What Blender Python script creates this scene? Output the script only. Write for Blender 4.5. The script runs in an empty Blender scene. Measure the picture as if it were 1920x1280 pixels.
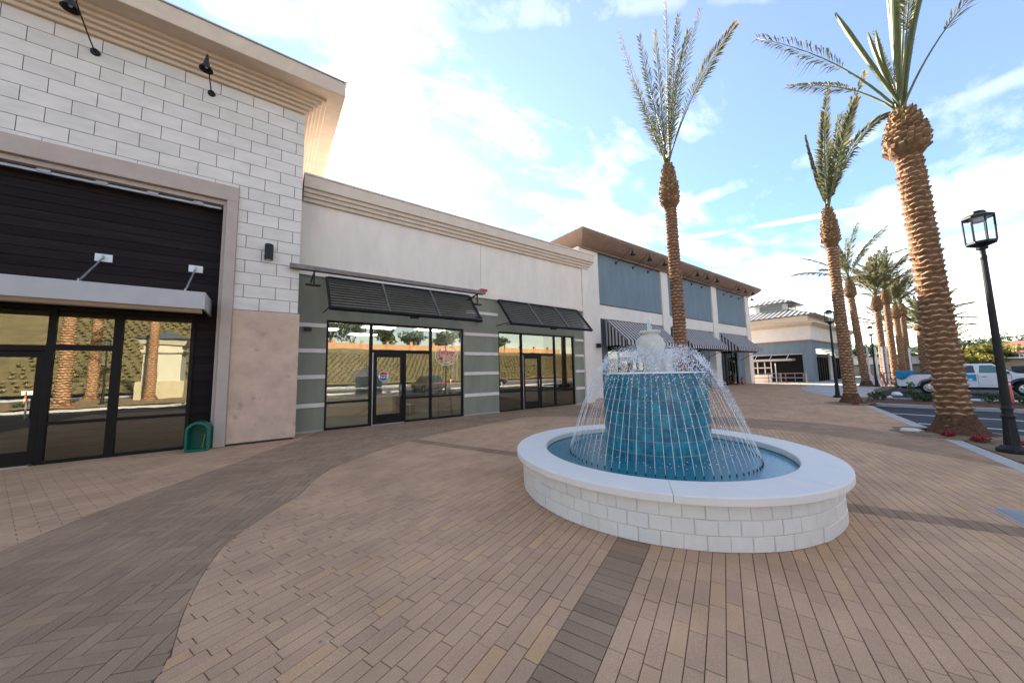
import bpy, bmesh, math, random
from math import sin, cos, pi, hypot, radians, sqrt, atan2, floor
from mathutils import Vector, Matrix, noise as mnoise
random.seed(7)
R_ = random.Random(11)
scene = bpy.context.scene
# ------------------------------------------------------------------ camera
FPX, EYE = 624.75, 1.65
pitch, roll, yaw = 0.09187, 0.02064, 0.93921
fwd = Vector((cos(yaw)*cos(pitch), sin(yaw)*cos(pitch), sin(pitch)))
r0 = Vector((sin(yaw), -cos(yaw), 0)); u0 = r0.cross(fwd)
CR = cos(roll)*r0 - sin(roll)*u0; CU = sin(roll)*r0 + cos(roll)*u0
cam = bpy.data.cameras.new('camera'); co = bpy.data.objects.new('camera', cam)
scene.collection.objects.link(co); scene.camera = co
m = Matrix.Identity(4)
for i in range(3):
    m[i][0] = CR[i]; m[i][1] = CU[i]; m[i][2] = -fwd[i]; m[i][3] = (0, 0, EYE)[i]
co.matrix_world = m
cam.sensor_width = 36; cam.lens = 36*FPX/1920; cam.clip_start = 0.05; cam.clip_end = 4000
# ------------------------------------------------------------------ sun, sky, exposure
SUN_EL, SUN_AZ = radians(28), radians(15)          # azimuth from +Y towards +X
sd = Vector((sin(SUN_AZ)*cos(SUN_EL), cos(SUN_AZ)*cos(SUN_EL), sin(SUN_EL)))
sl = bpy.data.lights.new('sun', 'SUN'); sl.energy = 2.0; sl.angle = radians(1.5); sl.color = (1, .9, .76)
so = bpy.data.objects.new('sun', sl); scene.collection.objects.link(so)
so.rotation_euler = (-sd).to_track_quat('-Z', 'Y').to_euler()
scene.view_settings.view_transform = 'Standard'; scene.view_settings.look = 'None'
scene.view_settings.gamma = 1; scene.view_settings.use_curve_mapping = False
scene.view_settings.exposure = 3.85
w = bpy.data.worlds.new('World'); scene.world = w; w.use_nodes = True
NT = w.node_tree; NT.nodes.clear()
class G:
    """small helper to build node graphs"""
    def __init__(s, nt): s.nt = nt
    def n(s, t, **k):
        nd = s.nt.nodes.new(t)
        for a, b in k.items(): setattr(nd, a, b)
        return nd
    def put(s, nd, i, v):
        if isinstance(v, bpy.types.NodeSocket): s.nt.links.new(v, nd.inputs[i])
        else: nd.inputs[i].default_value = v
    def math(s, op, a, b=0.0, c=None, clamp=False):
        nd = s.n('ShaderNodeMath', operation=op, use_clamp=clamp); s.put(nd, 0, a); s.put(nd, 1, b)
        if c is not None: s.put(nd, 2, c)
        return nd.outputs[0]
    def mix(s, f, a, b, bt='MIX'):
        nd = s.n('ShaderNodeMix', data_type='RGBA', blend_type=bt); s.put(nd, 0, f)
        s.put(nd, 6, a if isinstance(a, bpy.types.NodeSocket) else (*a, 1)); s.put(nd, 7, b if isinstance(b, bpy.types.NodeSocket) else (*b, 1))
        return nd.outputs[2]
    def noise(s, v, scale, detail=4, rough=.55, dist=0.0, out=0):
        nd = s.n('ShaderNodeTexNoise')
        if v is not None: s.put(nd, 'Vector', v)
        s.put(nd, 'Scale', scale); s.put(nd, 'Detail', detail); s.put(nd, 'Roughness', rough); s.put(nd, 'Distortion', dist)
        return nd.outputs[out]
    def ramp(s, v, a, b, lo=0.0, hi=1.0, smooth=True):
        nd = s.n('ShaderNodeMapRange', interpolation_type='SMOOTHSTEP' if smooth else 'LINEAR')
        s.put(nd, 0, v); s.put(nd, 1, a); s.put(nd, 2, b); s.put(nd, 3, lo); s.put(nd, 4, hi)
        return nd.outputs[0]
    def dot(s, v, d):
        nd = s.n('ShaderNodeVectorMath', operation='DOT_PRODUCT'); s.put(nd, 0, v); nd.inputs[1].default_value = d
        return nd.outputs['Value']
g = G(NT)
tc = g.n('ShaderNodeTexCoord').outputs['Generated']
sky = g.n('ShaderNodeTexSky', sky_type='NISHITA'); sky.sun_disc = False
sky.sun_elevation = SUN_EL; sky.sun_rotation = SUN_AZ; sky.altitude = 100; sky.air_density = 1.0; sky.dust_density = .25; sky.ozone_density = 2.2
sep = g.n('ShaderNodeSeparateXYZ'); g.put(sep, 0, tc)
den = g.math('MAXIMUM', g.math('ADD', sep.outputs[2], .12), .06)
px_ = g.math('DIVIDE', sep.outputs[0], den); py_ = g.math('DIVIDE', sep.outputs[1], den)
cmb = g.n('ShaderNodeCombineXYZ'); g.put(cmb, 0, px_); g.put(cmb, 1, py_); pl = cmb.outputs[0]
# thin high cloud: stretched fibres + broad patches, thicker towards the sun side
rot = g.n('ShaderNodeMapping'); g.put(rot, 0, pl); rot.inputs['Rotation'].default_value = (0, 0, radians(62)); rot.inputs['Scale'].default_value = (1, 1.9, 1)
fib = g.noise(rot.outputs[0], 1.5, 8, .58, .7)
pat = g.noise(pl, .62, 5, .5, .4)
fine = g.noise(rot.outputs[0], 5.5, 8, .66, .5)
near = g.ramp(g.dot(tc, tuple(sd)), .42, .97)
side = g.ramp(g.dot(tc, (sin(SUN_AZ-.35), cos(SUN_AZ-.35), 0)), .15, .95)
cov = g.math('ADD', g.math('MULTIPLY', pat, .62), g.math('MULTIPLY', fib, .55))
cov = g.math('ADD', cov, g.math('MULTIPLY', fine, .22))
cov = g.math('ADD', cov, g.math('MULTIPLY', near, .05))
cloud = g.math('POWER', g.ramp(cov, .50, 1.16), 1.9)
veil = g.math('MULTIPLY', g.ramp(sep.outputs[2], 0.0, .30, .5, 0.0), 1.0)
# contrails: thin great-circle bands broken up by noise
def trail(nrm, off, wid, st, tint_noise=7.0):
    nrm = Vector(nrm).normalized()
    d = g.math('ABSOLUTE', g.math('SUBTRACT', g.math('ADD', g.dot(tc, tuple(nrm)), g.math('MULTIPLY', g.math('SUBTRACT', g.noise(tc, 6, 4, .6), .5), wid*1.2)), off))
    b = g.ramp(d, wid, wid*.15, 0, 1)
    return g.math('MULTIPLY', b, g.math('MULTIPLY', g.ramp(g.noise(tc, tint_noise, 6, .6), .34, .6), st))
def pxray(x, y):
    return (fwd*FPX + CR*(x-960) - CU*(y-640)).normalized()
tr = None
for (a, b, wd, st) in (((1290, 447), (1920, 338), .009, .26), ((1370, 505), (1920, 428), .006, .24), ((1250, 560), (1560, 482), .007, .16), ((1700, 225), (1920, 140), .026, .13), ((640, 60), (1010, 20), .05, .1)):
    nrm = pxray(*a).cross(pxray(*b)); t = trail(nrm, 0.0, wd, st)
    tr = t if tr is None else g.math('MAXIMUM', tr, t)
tr = g.math('MULTIPLY', tr, g.ramp(sep.outputs[0], .1, .5))
cl = g.math('MAXIMUM', g.math('MULTIPLY', cloud, .93), tr)
cl = g.math('SUBTRACT', 1.0, g.math('MULTIPLY', g.math('SUBTRACT', 1.0, cl), g.math('SUBTRACT', 1.0, veil)))
glow = g.ramp(g.dot(tc, tuple(sd)), .5, 1.0)
cb = g.math('ADD', 3.5, g.math('MULTIPLY', glow, 1.6))
ccol = g.n('ShaderNodeCombineXYZ'); g.put(ccol, 0, g.math('MULTIPLY', cb, 1.12)); g.put(ccol, 1, g.math('MULTIPLY', cb, 1.0)); g.put(ccol, 2, g.math('MULTIPLY', cb, .65))
bl = g.mix(1.0, sky.outputs[0], (.118, .182, .250), 'MULTIPLY')
cl = g.math('MAXIMUM', cl, .05)
skyc = g.mix(g.math('MINIMUM', cl, .97), bl, ccol.outputs[0])
bg = g.n('ShaderNodeBackground'); g.put(bg, 0, skyc); bg.inputs[1].default_value = .095
wo = g.n('ShaderNodeOutputWorld'); NT.links.new(bg.outputs[0], wo.inputs[0])

# ------------------------------------------------------------------ helpers
COL = scene.collection
def ray_at(px, x, y):
    """3D point seen at photo pixel px on a vertical line standing at (x, y)"""
    d = pxray(*px); t = hypot(x, y)/hypot(d.x, d.y); return Vector((0, 0, EYE)) + d*t
class MB:
    def __init__(s): s.v = []; s.f = []; s.a = []
    def quadbox(s, P, tone=0.5):
        b = len(s.v); s.v += P; s.a += [tone]*8
        for f in ((0,3,2,1),(4,5,6,7),(0,1,5,4),(1,2,6,5),(2,3,7,6),(3,0,4,7)): s.f.append(tuple(b+i for i in f))
    def box(s, x0, y0, z0, x1, y1, z1, tone=.5):
        s.quadbox([(x0,y0,z0),(x1,y0,z0),(x1,y1,z0),(x0,y1,z0),(x0,y0,z1),(x1,y0,z1),(x1,y1,z1),(x0,y1,z1)], tone); return s
    def beam(s, a, b, w, h=None, up=(0,0,1), tone=.5):
        """rectangular bar from a to b, w across, h along up"""
        a = Vector(a); b = Vector(b); d = (b-a).normalized(); h = h or w
        up = Vector(up); sx = d.cross(up)
        if sx.length < 1e-4: sx = d.cross(Vector((1, 0, 0)))
        sx.normalize(); uy = sx.cross(d).normalized(); sx = sx*w/2; uy = uy*h/2
        s.quadbox([tuple(p) for p in (a-sx-uy, a+sx-uy, b+sx-uy, b-sx-uy, a-sx+uy, a+sx+uy, b+sx+uy, b-sx+uy)], tone); return s
    def tube(s, pts, rad, n=8, cap=True, tone=.5):
        pts = [Vector(p) for p in pts]; rs = rad if isinstance(rad, (list, tuple)) else [rad]*len(pts)
        b = len(s.v); ref = Vector((0.123, 0.456, .88)).normalized()
        for i, p in enumerate(pts):
            d = (pts[min(i+1, len(pts)-1)] - pts[max(i-1, 0)])
            if d.length < 1e-9: d = Vector((0,0,1))
            d.normalize(); x = d.cross(ref)
            if x.length < .05: x = d.cross(Vector((1, 0, 0)))
            x.normalize(); y = d.cross(x)
            for k in range(n):
                t = 2*pi*k/n; s.v.append(tuple(p + (x*cos(t) + y*sin(t))*rs[i])); s.a.append(tone)
        for i in range(len(pts)-1):
            for k in range(n):
                s.f.append((b+i*n+k, b+i*n+(k+1) % n, b+(i+1)*n+(k+1) % n, b+(i+1)*n+k))
        if cap:
            s.f.append(tuple(b+k for k in range(n-1, -1, -1))); s.f.append(tuple(b+(len(pts)-1)*n+k for k in range(n)))
        return s
    def lathe(s, prof, c=(0, 0), n=32, tone=.5, closed=False, a0=0.0):
        """prof: list of (r, z)"""
        b = len(s.v)
        for (r, z) in prof:
            for k in range(n):
                t = a0 + 2*pi*k/n; s.v.append((c[0]+r*cos(t), c[1]+r*sin(t), z)); s.a.append(tone)
        m_ = len(prof)
        for i in range(m_-1 + (1 if closed else 0)):
            j = (i+1) % m_
            for k in range(n): s.f.append((b+i*n+k, b+i*n+(k+1) % n, b+j*n+(k+1) % n, b+j*n+k))
        if not closed:
            if prof[0][0] > 1e-4: s.f.append(tuple(b+k for k in range(n-1, -1, -1)))
            if prof[-1][0] > 1e-4: s.f.append(tuple(b+(m_-1)*n+k for k in range(n)))
        return s
    def prism(s, poly, axis, c0, c1, tone=.5):
        """poly of 2D pts extruded along axis ('x': pts are (y,z); 'y': (x,z); 'z': (x,y))"""
        def P(p, c): return {'x': (c, p[0], p[1]), 'y': (p[0], c, p[1]), 'z': (p[0], p[1], c)}[axis]
        b = len(s.v); n = len(poly)
        s.v += [P(p, c0) for p in poly] + [P(p, c1) for p in poly]; s.a += [tone]*(2*n)
        s.f.append(tuple(range(b+n-1, b-1, -1))); s.f.append(tuple(range(b+n, b+2*n)))
        for i in range(n): j = (i+1) % n; s.f.append((b+i, b+j, b+n+j, b+n+i))
        return s
    def tri(s, *P, tone=.5):
        b = len(s.v); s.v += [tuple(p) for p in P]; s.a += [tone]*len(P); s.f.append(tuple(range(b, b+len(P)))); return s
    def ico(s, c, r, sx=1, sy=1, sz=1, tone=.5):
        b = len(s.v)
        for p in ((1,0,0),(-1,0,0),(0,1,0),(0,-1,0),(0,0,1),(0,0,-1)): s.v.append((c[0]+p[0]*r*sx, c[1]+p[1]*r*sy, c[2]+p[2]*r*sz)); s.a.append(tone)
        for f in ((0,2,4),(2,1,4),(1,3,4),(3,0,4),(2,0,5),(1,2,5),(3,1,5),(0,3,5)): s.f.append(tuple(b+i for i in f))
        return s
    def mesh(s, name, mat, smooth=False, attr=False):
        me = bpy.data.meshes.new(name); me.from_pydata(s.v, [], s.f)
        if mat: me.materials.append(mat)
        if smooth: me.polygons.foreach_set('use_smooth', [True]*len(me.polygons))
        if attr:
            at = me.attributes.new('tone', 'FLOAT', 'POINT'); at.data.foreach_set('value', s.a)
        me.update(); return me
    def obj(s, name, mat, parent=None, smooth=False, attr=False, bevel=0, fix=True):
        me = s.mesh(name, mat, smooth, attr)
        if fix and len(me.polygons) < 60000:
            bm = bmesh.new(); bm.from_mesh(me); bmesh.ops.recalc_face_normals(bm, faces=bm.faces); bm.to_mesh(me); bm.free()
        o = link(name, me, parent)
        if bevel:
            b = o.modifiers.new('bevel', 'BEVEL'); b.width = bevel; b.segments = 2; b.limit_method = 'ANGLE'; b.angle_limit = radians(40)
        return o
def link(name, data, parent=None, loc=None):
    o = bpy.data.objects.new(name, data); COL.objects.link(o)
    if parent is not None: o.parent = parent
    if loc is not None: o.location = loc
    return o
def thing(name, label, cat, group=None, loc=(0, 0, 0), rz=0):
    """an Empty at the thing's base; children are given in the thing's own space"""
    o = link(name, None); o.empty_display_size = .2; o.location = loc; o.rotation_euler = (0, 0, rz)
    o['label'] = label; o['category'] = cat
    if group: o['group'] = group
    return o
def tag(o, label, cat, group=None):
    o['label'] = label; o['category'] = cat
    if group: o['group'] = group
    return o
def struct(o): o['kind'] = 'structure'; return o
def stuff(o): o['kind'] = 'stuff'; return o
def dup(root, loc, rz=0, label=None, name=None):
    kids = {}
    for ob in COL.objects:
        if ob.parent: kids.setdefault(ob.parent, []).append(ob)
    def cp(o, par):
        c = o.copy(); COL.objects.link(c); c.parent = par
        for ch in kids.get(o, []): cp(ch, c)
        return c
    r = cp(root, None); r.location = loc; r.rotation_euler = (0, 0, rz)
    if label: r['label'] = label
    return r

# ------------------------------------------------------------------ materials
def newmat(name):
    mt = bpy.data.materials.new(name); mt.use_nodes = True; nt = mt.node_tree
    b = nt.nodes['Principled BSDF']; return mt, G(nt), b
def mat(name, col, rough=.7, metal=0.0, var=.08, vs=3.0, bump=0.0, bs=60.0, spec=.25, grime=0.0, stretch=None, obj=True, dirt_col=None, bump2=0.0, coat=0.0, attr=None, rnd=0.0):
    mt, g, b = newmat(name)
    geo = g.n('ShaderNodeNewGeometry').outputs['Position']
    v = geo
    if stretch:
        mp = g.n('ShaderNodeMapping'); g.put(mp, 0, geo); mp.inputs['Scale'].default_value = stretch; v = mp.outputs[0]
    c = g.mix(1.0, col, g.ramp(g.noise(v, vs, 6, .6), .25, .75, 1-var*1.6, 1+var*1.2, False), 'MULTIPLY')
    if grime:
        gn = g.ramp(g.noise(v, vs*.35, 8, .65, .6), .5, .78)
        c = g.mix(g.math('MULTIPLY', gn, grime), c, dirt_col or tuple(x*.45 for x in col))
    if rnd:
        oi = g.n('ShaderNodeObjectInfo').outputs['Random']
        c = g.mix(1.0, c, g.ramp(oi, 0, 1, 1-rnd, 1+rnd, False), 'MULTIPLY')
    if attr:
        a = g.n('ShaderNodeAttribute', attribute_name='tone').outputs['Fac']
        c = g.mix(a, c, attr)
    g.put(b, 'Base Color', c); b.inputs['Metallic'].default_value = metal
    b.inputs['Specular IOR Level'].default_value = spec
    g.put(b, 'Roughness', g.ramp(g.noise(v, vs*2.3, 4, .6), .3, .7, max(rough-.07, .02), min(rough+.07, 1), False))
    if coat: b.inputs['Coat Weight'].default_value = coat; b.inputs['Coat Roughness'].default_value = .08
    if bump:
        bp = g.n('ShaderNodeBump'); bp.inputs['Strength'].default_value = min(bump, 1); bp.inputs['Distance'].default_value = .004 if bump2 == 0 else bump2
        g.put(bp, 'Height', g.noise(v, bs, 5, .65)); g.put(b, 'Normal', bp.outputs[0])
    return mt
M = {}
M['block'] = mat('cream_block', (.68, .63, .575), .85, var=.07, vs=2.2, bump=.5, bs=45, rnd=.05, stretch=(1, 1, 2.5), grime=.14)
M['joint'] = mat('dark_joint', (.05, .05, .065), .9)
M['stone'] = mat('rose_stucco', (.56, .405, .305), .85, var=.12, vs=2.5, bump=.5, bs=40, bump2=.004)
M['cornice'] = mat('tan_cornice', (.60, .48, .37), .8, var=.06, bump=.3, bs=80)
M['cornice2'] = mat('sand_cornice', (.64, .54, .44), .8, var=.06, bump=.3, bs=80)
M['trim'] = mat('taupe_frame', (.44, .36, .31), .75, var=.05, bump=.3, bs=80)
M['siding'] = mat('dark_siding', (.017, .0115, .012), .7, var=.35, vs=3.5, bump=.4, bs=22, spec=.15, stretch=(.25, 1, 6), rnd=.3)
M['galv'] = mat('galvanized_steel', (.42, .42, .42), .45, .6, var=.06, grime=.1)
M['rusty'] = mat('weathered_steel', (.22, .185, .165), .6, .3, var=.2, vs=6, grime=.5, dirt_col=(.12, .07, .045))
M['silver'] = mat('silver_paint', (.42, .415, .41), .45, .25, var=.04)
M['alu'] = mat('brushed_aluminium', (.55, .53, .5), .35, .8)
M['black'] = mat('black_metal', (.014, .013, .013), .5, 0, var=.2, spec=.3)
M['frame'] = mat('black_window_frame', (.009, .0075, .007), .5, 0, var=.2, spec=.2)
M['louver'] = mat('charcoal_slat', (.17, .165, .165), .4, .4, var=.15)
M['stucco'] = mat('light_stucco', (.76, .675, .59), .9, var=.06, vs=1.8, stretch=(1.4, 1.4, .4), bump=.6, bs=70, grime=.05, dirt_col=(.42, .36, .32))
M['green'] = mat('olive_stucco', (.245, .245, .185), .9, var=.1, vs=1.8, stretch=(1.3, 1.3, .45), bump=.6, bs=60, grime=.35, dirt_col=(.16, .165, .135))
M['strip'] = mat('cream_strip', (.72, .65, .60), .85, var=.06, bump=.3, grime=.12)
M['blue'] = mat('slate_blue_stucco', (.17, .225, .268), .9, var=.09, vs=1.2, stretch=(1.5, 1.5, .35), bump=.6, bs=50, grime=.28, dirt_col=(.15, .21, .26))
M['white'] = mat('cream_stucco', (.72, .665, .60), .9, var=.05, vs=1.3, bump=.5, bs=60, grime=.1, dirt_col=(.5, .44, .4))
M['brown'] = mat('brown_cornice', (.25, .165, .125), .75, var=.08, bump=.3)
M['copper'] = mat('pale_flashing', (.5, .5, .46), .5, .2)
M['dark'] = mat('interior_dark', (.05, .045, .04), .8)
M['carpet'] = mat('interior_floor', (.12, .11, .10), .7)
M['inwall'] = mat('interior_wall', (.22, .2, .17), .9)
M['wood'] = mat('ladder_wood', (.35, .2, .09), .6, var=.2, vs=8)
M['ladder'] = mat('ladder_metal', (.3, .3, .3), .4, .6)
M['asphalt'] = mat('asphalt', (.028, .029, .034), .85, var=.15, vs=.9, bump=.8, bs=120, grime=.3, dirt_col=(.07, .07, .075))
M['road'] = mat('grey_road', (.13, .13, .135), .85, var=.1, vs=.5, bump=.6, bs=100)
M['concrete'] = mat('pale_concrete', (.42, .40, .385), .85, var=.1, vs=1.2, bump=.5, bs=80, grime=.2)
M['curb'] = mat('curb_concrete', (.42, .40, .37), .8, var=.08, vs=2, bump=.5, bs=70, grime=.15)
M['paint'] = mat('white_line_paint', (.75, .75, .76), .6, var=.08, vs=9)
M['yellow'] = mat('yellow_tactile_paint', (.62, .40, .08), .6, var=.1)
M['redpaint'] = mat('red_curb_paint', (.45, .05, .04), .6)
M['mulch'] = mat('bark_mulch', (.13, .065, .035), .95, var=.4, vs=14, bump=1, bs=40, bump2=.03)
M['soil'] = mat('tan_soil', (.24, .165, .10), .95, var=.25, vs=6, bump=1, bs=40, bump2=.02)
M['rim'] = mat('white_coping_stone', (.73, .69, .635), .75, spec=.2, var=.03, vs=3, bump=.3, bs=50, grime=.08, dirt_col=(.6, .57, .52))
M['brickw'] = mat('white_glazed_block', (.70, .67, .62), .42, var=.04, vs=6, bump=.3, bs=14, rnd=.035, grime=.25, dirt_col=(.62, .67, .76))
M['grout'] = mat('sandy_grout', (.60, .53, .42), .9)
M['urn'] = mat('cream_urn_stone', (.58, .555, .49), .5, var=.08, vs=10, bump=.5, bs=40)
M['nozzle'] = mat('bronze_nozzle', (.06, .035, .022), .5, .5, var=.3, vs=20)
M['gmail'] = mat('green_plastic', (.0, .13, .085), .35, var=.06, coat=.3)
M['carw'] = mat('white_car_paint', (.72, .73, .76), .3, var=.02, coat=.8)
M['carg'] = mat('silver_car_paint', (.45, .47, .5), .3, .4, var=.02, coat=.8)
M['card'] = mat('dark_car_paint', (.03, .032, .04), .3, .2, var=.02, coat=.8)
M['carf'] = mat('grey_plastic', (.09, .095, .115), .6)
M['tyre'] = mat('tyre_rubber', (.018, .018, .02), .85)
M['rimm'] = mat('wheel_alloy', (.5, .5, .52), .3, .8)
M['glassd'] = mat('car_window', (.015, .03, .032), .06, spec=1.0)
M['glasst'] = mat('car_window_green', (.07, .16, .15), .08, spec=1.0)
M['red'] = mat('tail_light_red', (.5, .02, .03), .2, coat=.8)
M['orange'] = mat('cone_orange', (.75, .13, .05), .5)
M['pink'] = mat('faded_cone_plastic', (.75, .14, .10), .55, var=.08)
M['whitep'] = mat('white_plastic', (.75, .75, .75), .5)
M['tarp'] = mat('blue_tarp', (.01, .2, .36), .35, var=.3, vs=14, bump=1, bs=9, bump2=.05)
M['decal'] = mat('blue_door_print', (.02, .30, .55), .4)
M['tile_roof'] = mat('pale_metal_roof', (.40, .39, .37), .45, .3)
M['seam'] = mat('dark_roof_seam', (.06, .05, .05), .5)
M['redroof'] = mat('brick_red_roof', (.22, .10, .075), .8, var=.15)
M['tanwall'] = mat('tan_far_wall', (.55, .43, .30), .9, var=.05)
M['orwall'] = mat('orange_block_wall', (.42, .23, .12), .9, var=.1, vs=2)
M['rock'] = mat('slope_rubble', (.17, .165, .16), .95, var=.3, vs=1.3, bump=1, bs=6, bump2=.1)
M['straw'] = mat('straw_slope', (.15, .12, .06), .95, var=.25, vs=.8, bump=1, bs=5, bump2=.12)
M['strawt'] = mat('dry_grass_tuft', (.27, .225, .12), .9, var=.25, vs=.9, attr=(.11, .16, .05))
M['flower'] = mat('crimson_flower', (.42, .005, .035), .6, var=.3, vs=30)
M['leafd'] = mat('shrub_leaf', (.035, .075, .03), .6, var=.35, vs=9, attr=(.10, .14, .05))
M['bark'] = mat('grey_bark', (.10, .075, .055), .95, var=.25, vs=8, bump=.8, bs=20)
M['monu'] = mat('cream_monument_stucco', (.46, .42, .33), .9, var=.05, vs=2)
M['monub'] = mat('tan_monument_base', (.40, .34, .22), .9)
M['roofd'] = mat('slate_roof', (.08, .09, .11), .5)
M['ramp'] = mat('railing_steel', (.20, .19, .19), .4, .6)
M['redcan'] = mat('extinguisher_red', (.55, .02, .02), .35, coat=.5)
M['drain'] = mat('drain_steel', (.34, .35, .36), .6, .2)
def leaf_mat(name, a, b, tr=.25):
    mt, g, p = newmat(name)
    at = g.n('ShaderNodeAttribute', attribute_name='tone').outputs['Fac']
    geo = g.n('ShaderNodeNewGeometry').outputs['Position']
    c = g.mix(at, a, b); c = g.mix(1.0, c, g.ramp(g.noise(geo, 2.2, 4, .6), .3, .7, .7, 1.3), 'MULTIPLY')
    g.put(p, 'Base Color', c); p.inputs['Roughness'].default_value = .7; p.inputs['Specular IOR Level'].default_value = .2
    t = g.n('ShaderNodeBsdfTranslucent'); g.put(t, 0, c)
    mx = g.n('ShaderNodeMixShader'); mx.inputs[0].default_value = tr
    g.nt.links.new(p.outputs[0], mx.inputs[1]); g.nt.links.new(t.outputs[0], mx.inputs[2])
    g.nt.links.new(mx.outputs[0], g.nt.nodes['Material Output'].inputs[0]); return mt
M['frond'] = leaf_mat('palm_leaflet', (.085, .11, .055), (.34, .25, .13), .35)
M['tree1'] = leaf_mat('tree_leaf_green', (.045, .075, .03), (.11, .13, .045))
M['tree2'] = leaf_mat('tree_leaf_yellow', (.15, .15, .035), (.28, .24, .05))
M['tree3'] = leaf_mat('tree_leaf_dusty', (.07, .10, .075), (.12, .15, .10))
M['rachis'] = mat('palm_stalk', (.14, .14, .05), .5, var=.2, vs=5)
M['spear'] = mat('palm_spear_leaf', (.11, .125, .04), .5, var=.25, vs=5, stretch=(6, 6, .4))
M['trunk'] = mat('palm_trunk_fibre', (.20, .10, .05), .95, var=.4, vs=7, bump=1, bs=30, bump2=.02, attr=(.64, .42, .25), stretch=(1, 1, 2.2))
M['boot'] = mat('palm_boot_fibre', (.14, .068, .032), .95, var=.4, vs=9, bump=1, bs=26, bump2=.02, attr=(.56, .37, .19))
def bricks_mat():
    """clay-and-sand concrete pavers; tint comes from a per-brick value"""
    out = []
    for mode in ('GEOMETRY', 'OBJECT'):
        mt, g, b = newmat('paver_'+mode.lower())
        at = g.n('ShaderNodeAttribute', attribute_name='tint', attribute_type=mode).outputs['Fac']
        kd = g.n('ShaderNodeAttribute', attribute_name='shade', attribute_type=mode).outputs['Fac']
        geo = g.n('ShaderNodeNewGeometry').outputs['Position']
        cr = g.n('ShaderNodeValToRGB'); g.put(cr, 0, at); e = cr.color_ramp
        e.elements[0].position = 0; e.elements[0].color = (.49, .312, .195, 1); e.elements[1].position = 1; e.elements[1].color = (.59, .362, .197, 1)
        for p_, c_ in ((.35, (.53, .338, .208)), (.65, (.55, .352, .215)), (.9, (.56, .356, .212))):
            x = e.elements.new(p_); x.color = (*c_, 1)
        cr2 = g.n('ShaderNodeValToRGB'); g.put(cr2, 0, at); e = cr2.color_ramp
        e.elements[0].position = 0; e.elements[0].color = (.29, .194, .125, 1); e.elements[1].position = 1; e.elements[1].color = (.36, .24, .15, 1)
        for p_, c_ in ((.5, (.325, .217, .14)), (.85, (.35, .233, .15))):
            x = e.elements.new(p_); x.color = (*c_, 1)
        c = g.mix(kd, cr.outputs[0], cr2.outputs[0])
        sp = g.ramp(g.noise(geo, 170, 3, .7), .3, .72, .72, 1.22, False)
        c = g.mix(1.0, c, sp, 'MULTIPLY')
        c = g.mix(1.0, c, g.ramp(g.noise(geo, 1.1, 6, .6), .3, .72, .86, 1.1), 'MULTIPLY')
        st = g.ramp(g.noise(geo, .7, 9, .7, 1.0), .60, .74)
        c = g.mix(g.math('MULTIPLY', st, .34), c, (.13, .10, .085))
        vo = g.n('ShaderNodeTexVoronoi'); g.put(vo, 'Vector', geo); vo.inputs['Scale'].default_value = 2.3
        c = g.mix(g.math('MULTIPLY', g.ramp(vo.outputs['Distance'], .05, .03), .55), c, (.07, .055, .05))
        vo = g.n('ShaderNodeTexVoronoi'); g.put(vo, 'Vector', geo); vo.inputs['Scale'].default_value = 3.7
        c = g.mix(g.math('MULTIPLY', g.ramp(vo.outputs['Distance'], .035, .02), .7), c, (.7, .62, .52))
        g.put(b, 'Base Color', c); b.inputs['Roughness'].default_value = .95; b.inputs['Specular IOR Level'].default_value = .08
        bp = g.n('ShaderNodeBump'); bp.inputs['Strength'].default_value = .6; bp.inputs['Distance'].default_value = .003
        g.put(bp, 'Height', g.noise(geo, 130, 4, .7)); g.put(b, 'Normal', bp.outputs[0]); out.append(mt)
    return out
M['paver'], M['paver_o'] = bricks_mat()
M['sand'] = mat('joint_sand', (.16, .105, .075), .95, var=.2, vs=5, bump=.6)
def stone_mat():
    # smudges: darker trowel blotches on the rose stucco
    mt = M['stone']; nt = mt.node_tree; g = G(nt); b = nt.nodes['Principled BSDF']
    src = b.inputs['Base Color'].links[0].from_socket
    geo = g.n('ShaderNodeNewGeometry').outputs['Position']
    vo = g.n('ShaderNodeTexVoronoi'); g.put(vo, 'Vector', geo); vo.inputs['Scale'].default_value = 2.6; vo.inputs['Randomness'].default_value = 1
    wv = g.math('ADD', vo.outputs['Distance'], g.math('MULTIPLY', g.math('SUBTRACT', g.noise(geo, 9, 6, .7), .5), .55))
    blot = g.ramp(wv, .22, .04)
    g.put(b, 'Base Color', g.mix(g.math('MULTIPLY', blot, .6), src, (.33, .22, .17)))
stone_mat()
def tile_mat():
    mt, g, b = newmat('teal_glazed_tile')
    oi = g.n('ShaderNodeObjectInfo').outputs['Random']; geo = g.n('ShaderNodeNewGeometry').outputs['Position']
    cr = g.n('ShaderNodeValToRGB'); g.put(cr, 0, oi); e = cr.color_ramp
    e.elements[0].color = (.006, .13, .215, 1); e.elements[1].position = 1; e.elements[1].color = (.010, .215, .285, 1)
    x = e.elements.new(.5); x.color = (.008, .17, .25, 1)
    c = g.mix(1.0, cr.outputs[0], g.ramp(g.noise(geo, 14, 5, .6), .3, .7, .7, 1.35), 'MULTIPLY')
    g.put(b, 'Base Color', c); b.inputs['Roughness'].default_value = .25; b.inputs['Coat Weight'].default_value = .25
    bp = g.n('ShaderNodeBump'); bp.inputs['Strength'].default_value = .35; bp.inputs['Distance'].default_value = .006; g.put(bp, 'Height', g.noise(geo, 12, 3, .5)); g.put(b, 'Normal', bp.outputs[0])
    return mt
M['tile'] = tile_mat()
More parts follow.
